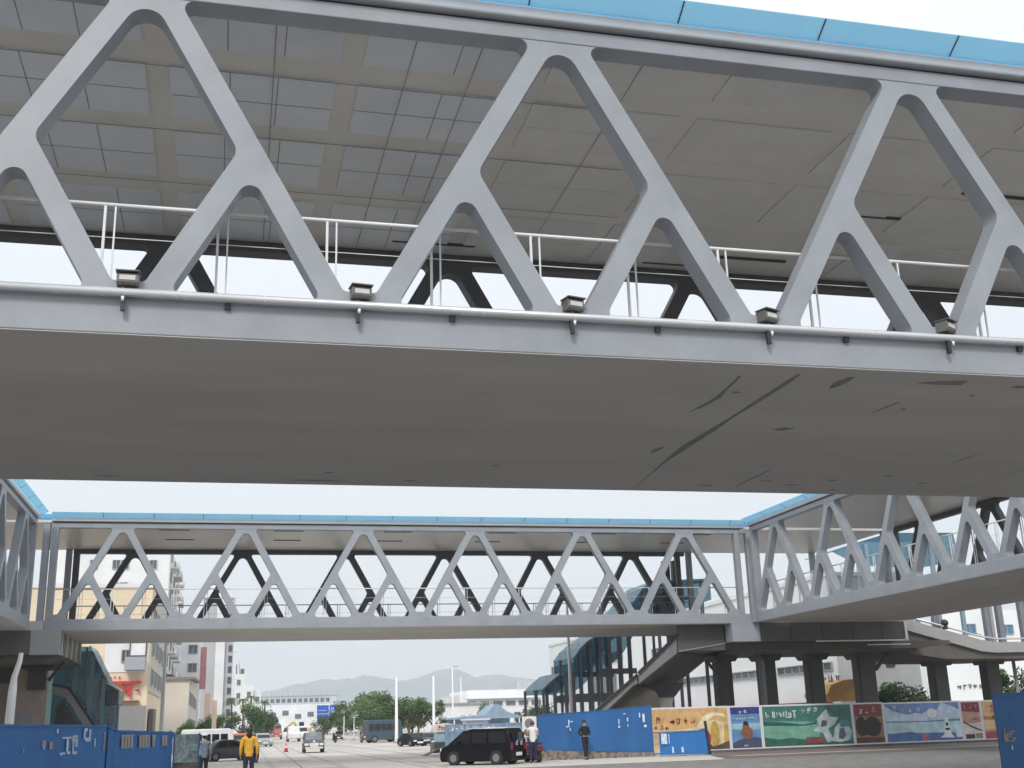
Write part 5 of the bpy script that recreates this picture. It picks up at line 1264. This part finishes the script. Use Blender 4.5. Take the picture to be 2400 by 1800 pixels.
# grey box trailer and ramp board left of the van
tr = thing('cargo_box', 'grey ridged cargo box with a tilted board, left behind the black van', 'cargo box', (11.0, 62.5, 0), R(5))
q = MB(); q.box(0, 1.3, 0, .8, .12, .68); q.build('box', mat('galv', (.22, .22, .21), .5, var=.15), tr, bevel=.01)
q = MB(); q.prism([(-.75, 0), (-.5, .0), (.1, .35), (.6, .5), (.6, .46), (.15, .3)], -.3, .1); q.build('board', mat('board_grey', (.27, .25, .22), .6), tr)

# pale marquee, stall and booth on the right roadside
mq = thing('marquee', 'pale blue peaked marquee tent right of the road behind the van', 'tent', (18.1, 82, 0))
MQ = mat('marquee_blue', (.34, .46, .60), .6, var=.15, transl=.2)
q = MB(); q.prism([(-2.3, 1.95), (-1.4, 2.05), (0, 2.1), (.7, 2.75), (1.0, 2.8), (1.6, 2.3), (2.6, 1.95), (2.6, 1.85), (-2.3, 1.85)], 0, 3); q.build('roof', MQ, mq)
for x in (-2.2, .2, 2.5):
    q = MB(); q.tube([(x, .05, 0), (x, .05, 1.9)], .04, 8); q.build('leg', WHITE, mq)
q = MB(); q.box(-2.2, 2.5, 2.9, 2.95, 0, 1.85); q.build('back_wall', MQ, mq)
hb = thing('hoarding', 'blue-grey printed hoarding left of the deep blue fence, under the marquee roof', 'fence', (9.75, 52.5, 0))
q = MB(); q.box(.0, 3.9, 0, .08, 0.0, 1.55); q.build('panel', mat('hoard_bluegrey', (.20, .29, .42), .6, var=.3, vscale=4), hb)
q = MB(); 
for k in range(9): glyph(q, .2 + k * .24, 1.25, .2, 0, -.015, 0)
q.prism(ell(2.3, 1.05, .5, .2), -.02, 0, mi=1); q.build('printed_shapes', [WH, mat('print_brown_pale', (.3, .2, .16), .6)], hb)
rb = thing('market_stall', 'stall with red and white lettered awning and pale blue sides', 'stall', (12.9, 72.5, 0))
q = MB(); q.prism([(0, 1.1), (1.35, 1.15), (1.3, 1.5), (.7, 1.62), (.05, 1.55)], -.1, 1.2); q.build('awning', mat('awning_white', (.7, .66, .66), .6), rb)
q = MB()
for k in range(6): glyph(q, .06 + k * .2, 1.2, .19, 0, -.13, -.11); glyph(q, .1 + k * .2, 1.3, .2, 0, -.13, -.11)
q.build('lettering', mat('print_red', (.5, .06, .07)), rb)
q = MB(); q.box(.05, 1.3, 0, 1.1, 0, 1.08); q.build('counter', mat('stall_blue', (.28, .45, .52), .5, var=.15, vscale=3), rb)
bt = thing('booth', 'small pale lilac booth with a dark blue window right of the red lettered stall', 'booth', (15.6, 76.5, 0))
q = MB(); q.box(0, 1.5, 0, 1.2, 0, 1.75); q.build('wall', mat('booth_lilac', (.5, .55, .68), .5), bt)
q = MB(); q.box(.3, 1.3, -.02, 0, .9, 1.4); q.build('window', mat('booth_glass', (.05, .1, .25), .2), bt)
q = MB(); q.box(-.1, 1.6, -.2, 1.3, 1.755, 1.85); q.build('roof', WHITE, bt)
# poster with portrait at the fence end
pb = thing('poster_board', 'white poster board with a brown picture, left end of the deep blue fence', 'poster board', (12.25, 48.3, 0))
q = MB(); q.box(0, .62, 0, .05, .9, 1.78); q.build('board', WHITE, pb); 
q = MB(); q.prism(ell(.3, 1.5, .2, .2), -.012, -.004, mi=0); q.prism(ell(.3, 1.15, .25, .16), -.018, -.013, mi=1); q.build('picture', [mat('pic_grey', (.2, .2, .22), .6), mat('pic_brown', (.25, .12, .08), .6)], pb)
q = MB(); q.box(.05, .1, .0, .05, 0, .9); q.box(.5, .55, 0, .05, 0, .9); q.build('stand', DARK, pb)
# gate pillars by the left trees
gp2 = thing('gate_pillars', 'pair of pinkish stone gate pillars on the left side of the road', 'pillars', (-1.35, 100, 0))
q = MB(); q.box(0, .45, 0, .45, 0, 4.6); q.box(.6, 1.0, 0, .4, 0, 4.0); q.build('pillar', mat('stone_pink', (.55, .42, .33), .8, var=.1), gp2, bevel=.03)
# yellow excavator shape far behind
ex = thing('excavator', 'yellow digger arm and cab far off at the end of the road', 'excavator', (13.2, 205, 0))
YEL = mat('digger_yellow', (.55, .38, .08), .5, var=.1)
q = MB(); q.bar((-.2, 0, 1.2), (-1.2, 0, 2.6), .3, .4); q.bar((-1.2, 0, 2.6), (-2.6, 0, 1.6), .25, .3); q.build('arm', YEL, ex)
q = MB(); q.box(-.3, 1.8, -.8, .8, .8, 1.6); q.build('body', YEL, ex, bevel=.06); q = MB(); q.box(-.3, .5, -.8, .0, 1.6, 2.6); q.build('cab', CARG, ex, bevel=.05)
q = MB(); q.box(-.6, 2, -.9, -.4, 0, .7); q.box(-.6, 2, .4, .9, 0, .7); q.build('tracks', TYRE, ex, bevel=.15)
q = MB(); q.prism([(-2.7, 1.7), (-2.4, 1.7), (-2.3, 1.1), (-2.9, 1.0)], -.4, .4); q.build('bucket', TYRE, ex)

# ------------------------------------------------------------------ people
SKIN = mat('skin', (.42, .26, .18), .5, var=.05)
def skinned(name, verts, edges, rads, material, parent, sub=2, root=0):
    me = bpy.data.meshes.new(name); me.from_pydata(verts, edges, []); o = bpy.data.objects.new(name, me); COL.objects.link(o)
    sk = o.modifiers.new('skin', 'SKIN'); sk.use_smooth_shade = True
    lay = me.skin_vertices[0] if me.skin_vertices else None
    if lay is None:
        bm = bmesh.new(); bm.from_mesh(me); bm.verts.layers.skin.verify(); bm.to_mesh(me); bm.free(); lay = me.skin_vertices[0]
    for i, r_ in enumerate(rads):
        lay.data[i].radius = r_ if isinstance(r_, tuple) else (r_, r_); lay.data[i].use_root = (i == root)
    ss_ = o.modifiers.new('sub', 'SUBSURF'); ss_.levels = sub; ss_.render_levels = sub
    dg = bpy.context.evaluated_depsgraph_get(); dg.update()
    me2 = bpy.data.meshes.new_from_object(o.evaluated_get(dg)); me2.name = name
    bpy.data.objects.remove(o); me2.materials.clear(); me2.materials.append(material)
    for p in me2.polygons: p.use_smooth = True
    ob = bpy.data.objects.new(name, me2); COL.objects.link(ob); ob.parent = parent
    return ob
def person(label, loc, rz, h, top, bottom, hair, arms='down', hairlen='short', cap=None, sleeve=1, stride=.12):
    t = thing('person', label, 'person', loc, rz, None); s = h / 1.7; t.scale = (s, s, s)
    # facing -Y locally
    V = [(0, 0, .93), (0, 0, 1.08), (0, 0.01, 1.28), (0, .01, 1.42), (0, 0, 1.50), (0, -.01, 1.60), (0, -.005, 1.68)]
    Rr = [(.13, .10), (.125, .09), (.15, .10), (.09, .07), (.05, .05), (.085, .095), (.06, .07)]
    E_ = [(0, 1), (1, 2), (2, 3), (3, 4), (4, 5), (5, 6)]
    def add(p, r_, frm): V.append(p); Rr.append(r_); E_.append((frm, len(V) - 1)); return len(V) - 1
    armp = {'down': [(.19, 0, 1.38), (.25, .03, 1.12), (.25, -.05, .88), (.245, -.08, .81)], 'hips': [(.19, 0, 1.38), (.31, .06, 1.14), (.17, -.10, 1.02), (.10, -.13, 1.02)], 'front': [(.19, 0, 1.38), (.24, -.02, 1.14), (.16, -.24, 1.10), (.12, -.31, 1.12)]}[arms]
    arm_idx = []
    for sx in (-1, 1):
        f = 3; rad = [(.062, .062), (.045, .045), (.030, .026), (.036, .016)]
        for (x, y, z), r_ in zip(armp, rad): f = add((sx * x, y, z), r_, f)
        arm_idx.append(f)
        hx, hy, hz = armp[-1]; px_, py_, pz_ = armp[-2]; d = Vector((hx - px_, hy - py_, hz - pz_)).normalized()
        for k in range(4):
            o_ = (k - 1.5) * .019; ln = (.06, .072, .068, .052)[k]
            p = Vector((hx, hy, hz)) + d * .04 + Vector((0, o_, 0)); p1 = p + d * ln * .55; p2 = p + d * ln + Vector((-.012, 0, 0))
            a = add((sx * p1.x, p1.y, p1.z), .0085, f); add((sx * p2.x, p2.y, p2.z), .0075, a)
        a = add((sx * (hx - .015), hy - .035, hz + .005), .011, f); add((sx * (hx - .02), hy - .052, hz - .02), .009, a)
    for sx in (-1, 1):
        st_ = stride * sx; f = add((sx * .09, 0, .88), (.085, .085), 0); f = add((sx * .10, st_ * .5 - .02, .50), (.058, .06), f); f = add((sx * .10, st_ + .01, .09), (.038, .04), f)
        f = add((sx * .10, st_ - .04, .035), (.035, .03), f); add((sx * .11, st_ - .14, .03), (.035, .022), f)
    skinned('body', V, E_, Rr, SKIN, t)
    # shirt
    V2 = [(0, 0, .845), (0, 0, .875), (0, 0, 1.04), (0, .01, 1.28), (0, .01, 1.42), (0, .005, 1.47)]; R2 = [(.165, .135), (.165, .135), (.155, .12), (.172, .12), (.11, .088), (.066, .062)]; E2 = [(0, 1), (1, 2), (2, 3), (3, 4), (4, 5)]
    for sx in (-1, 1):
        f = 4; ar = armp[:3] if sleeve else armp[:2]
        for i, (x, y, z) in enumerate(ar):
            if not sleeve and i == 1: x, y, z = (x + armp[0][0]) / 2, (y + armp[0][1]) / 2, (z + armp[0][2]) / 2
            V2.append((sx * x, y, z)); R2.append((.078, .055, .042)[i]); E2.append((f, len(V2) - 1)); f = len(V2) - 1
    skinned('shirt', V2, E2, R2, top, t)
    V3 = [(0, 0, 1.06), (0, 0, .90)]; R3 = [(.135, .11), (.155, .125)]; E3 = [(0, 1)]
    for sx in (-1, 1):
        st_ = stride * sx; f = 1
        for p, r_ in (((sx * .09, 0, .84), .098), ((sx * .10, st_ * .5 - .02, .50), .072), ((sx * .10, st_ + .01, .10), .055)):
            V3.append(p); R3.append((r_, r_)); E3.append((f, len(V3) - 1)); f = len(V3) - 1
    skinned('trousers', V3, E3, R3, bottom, t)
    for sx in (-1, 1):
        st_ = stride * sx; q = MB(); q.ball((sx * .105, st_ - .06, .035), (.05, .135, .04)); q.build('shoe', DARK, t)
    # hair, face
    q = MB(); q.ball((0, .02, 1.635), (.098, .108, .098)); 
    if hairlen == 'long': q.ball((0, .075, 1.52), (.085, .055, .15))
    q.build('hair', hair, t)
    q = MB(); q.ball((0, -.105, 1.60), (.012, .02, .02)); q.ball((-.088, -.01, 1.60), (.012, .02, .03)); q.ball((.088, -.01, 1.60), (.012, .02, .03)); q.build('nose_and_ears', SKIN, t)
    q = MB(); q.ball((-.032, -.092, 1.625), .012); q.ball((.032, -.092, 1.625), .012); q.box(-.02, .02, -.098, -.088, 1.562, 1.568); q.build('eyes_and_mouth', DARK, t)
    if cap is not None:
        q = MB(); q.ball((0, .01, 1.67), (.108, .115, .07)); q.box(-.07, .07, -.19, -.08, 1.66, 1.675); q.build('cap', cap, t)
    return t
HB = mat('hair_black_m', (.012, .011, .01), .5); YS = mat('jacket_yellow', (.75, .42, .04), .8, var=.1, vscale=8, bump=.3); NV = mat('cloth_navy', (.025, .03, .06), .85, var=.1)
CW = mat('cloth_white', (.72, .73, .75), .85, var=.05, vscale=6); CG = mat('cloth_grey_blue', (.16, .2, .25), .85, var=.2, vscale=8); CBK = mat('cloth_black', (.015, .015, .018), .85)
person('person in a yellow jacket with long dark hair seen from behind on the road', (.86, 37, 0), R(180), 1.64, YS, NV, HB, hairlen='long', stride=.05)
person('person in grey-blue shirt and dark trousers with a white cap, left of the yellow jacket', (-.5, 41, 0), R(190), 1.5, CG, CBK, HB, cap=CW, stride=.08)
person('person in white shirt and navy trousers standing at the scooters by the blue fence', (12.05, 45.9, 0), R(160), 1.58, CW, mat('cloth_deep_navy', (.015, .02, .08), .85), mat('hair_brown', (.10, .05, .03), .6), arms='front', sleeve=0)
person('person in black standing against the deep blue fence', (14.65, 47.3, 0), R(20), 1.55, CBK, CBK, HB, arms='hips')
person('rider in a pale shirt on the far scooter', (11.85, 128.3, .12), 0, 1.6, CW, CBK, HB, arms='front')
person('rider in dark clothes on the second far scooter', (14.0, 122.3, .12), 0, 1.6, CG, CBK, HB, arms='front')

# ------------------------------------------------------------------ haze
m = MB(); m.box(-2500, 4500, -60, 4300, -1, 260)
hz = m.build('haze', bpy.data.materials.new('haze_air')); hz['kind'] = 'stuff'; tag(hz, 'thin pale haze filling the air over the street and hills', 'haze', kind='stuff')
hm = hz.data.materials[0]; hm.use_nodes = True; n = hm.node_tree; n.nodes.clear()
o = n.nodes.new('ShaderNodeOutputMaterial'); pv = n.nodes.new('ShaderNodeVolumePrincipled')
pv.inputs['Color'].default_value = (.90, .955, 1, 1); pv.inputs['Density'].default_value = 0.00042; pv.inputs['Anisotropy'].default_value = 0.2
n.links.new(pv.outputs[0], o.inputs['Volume'])
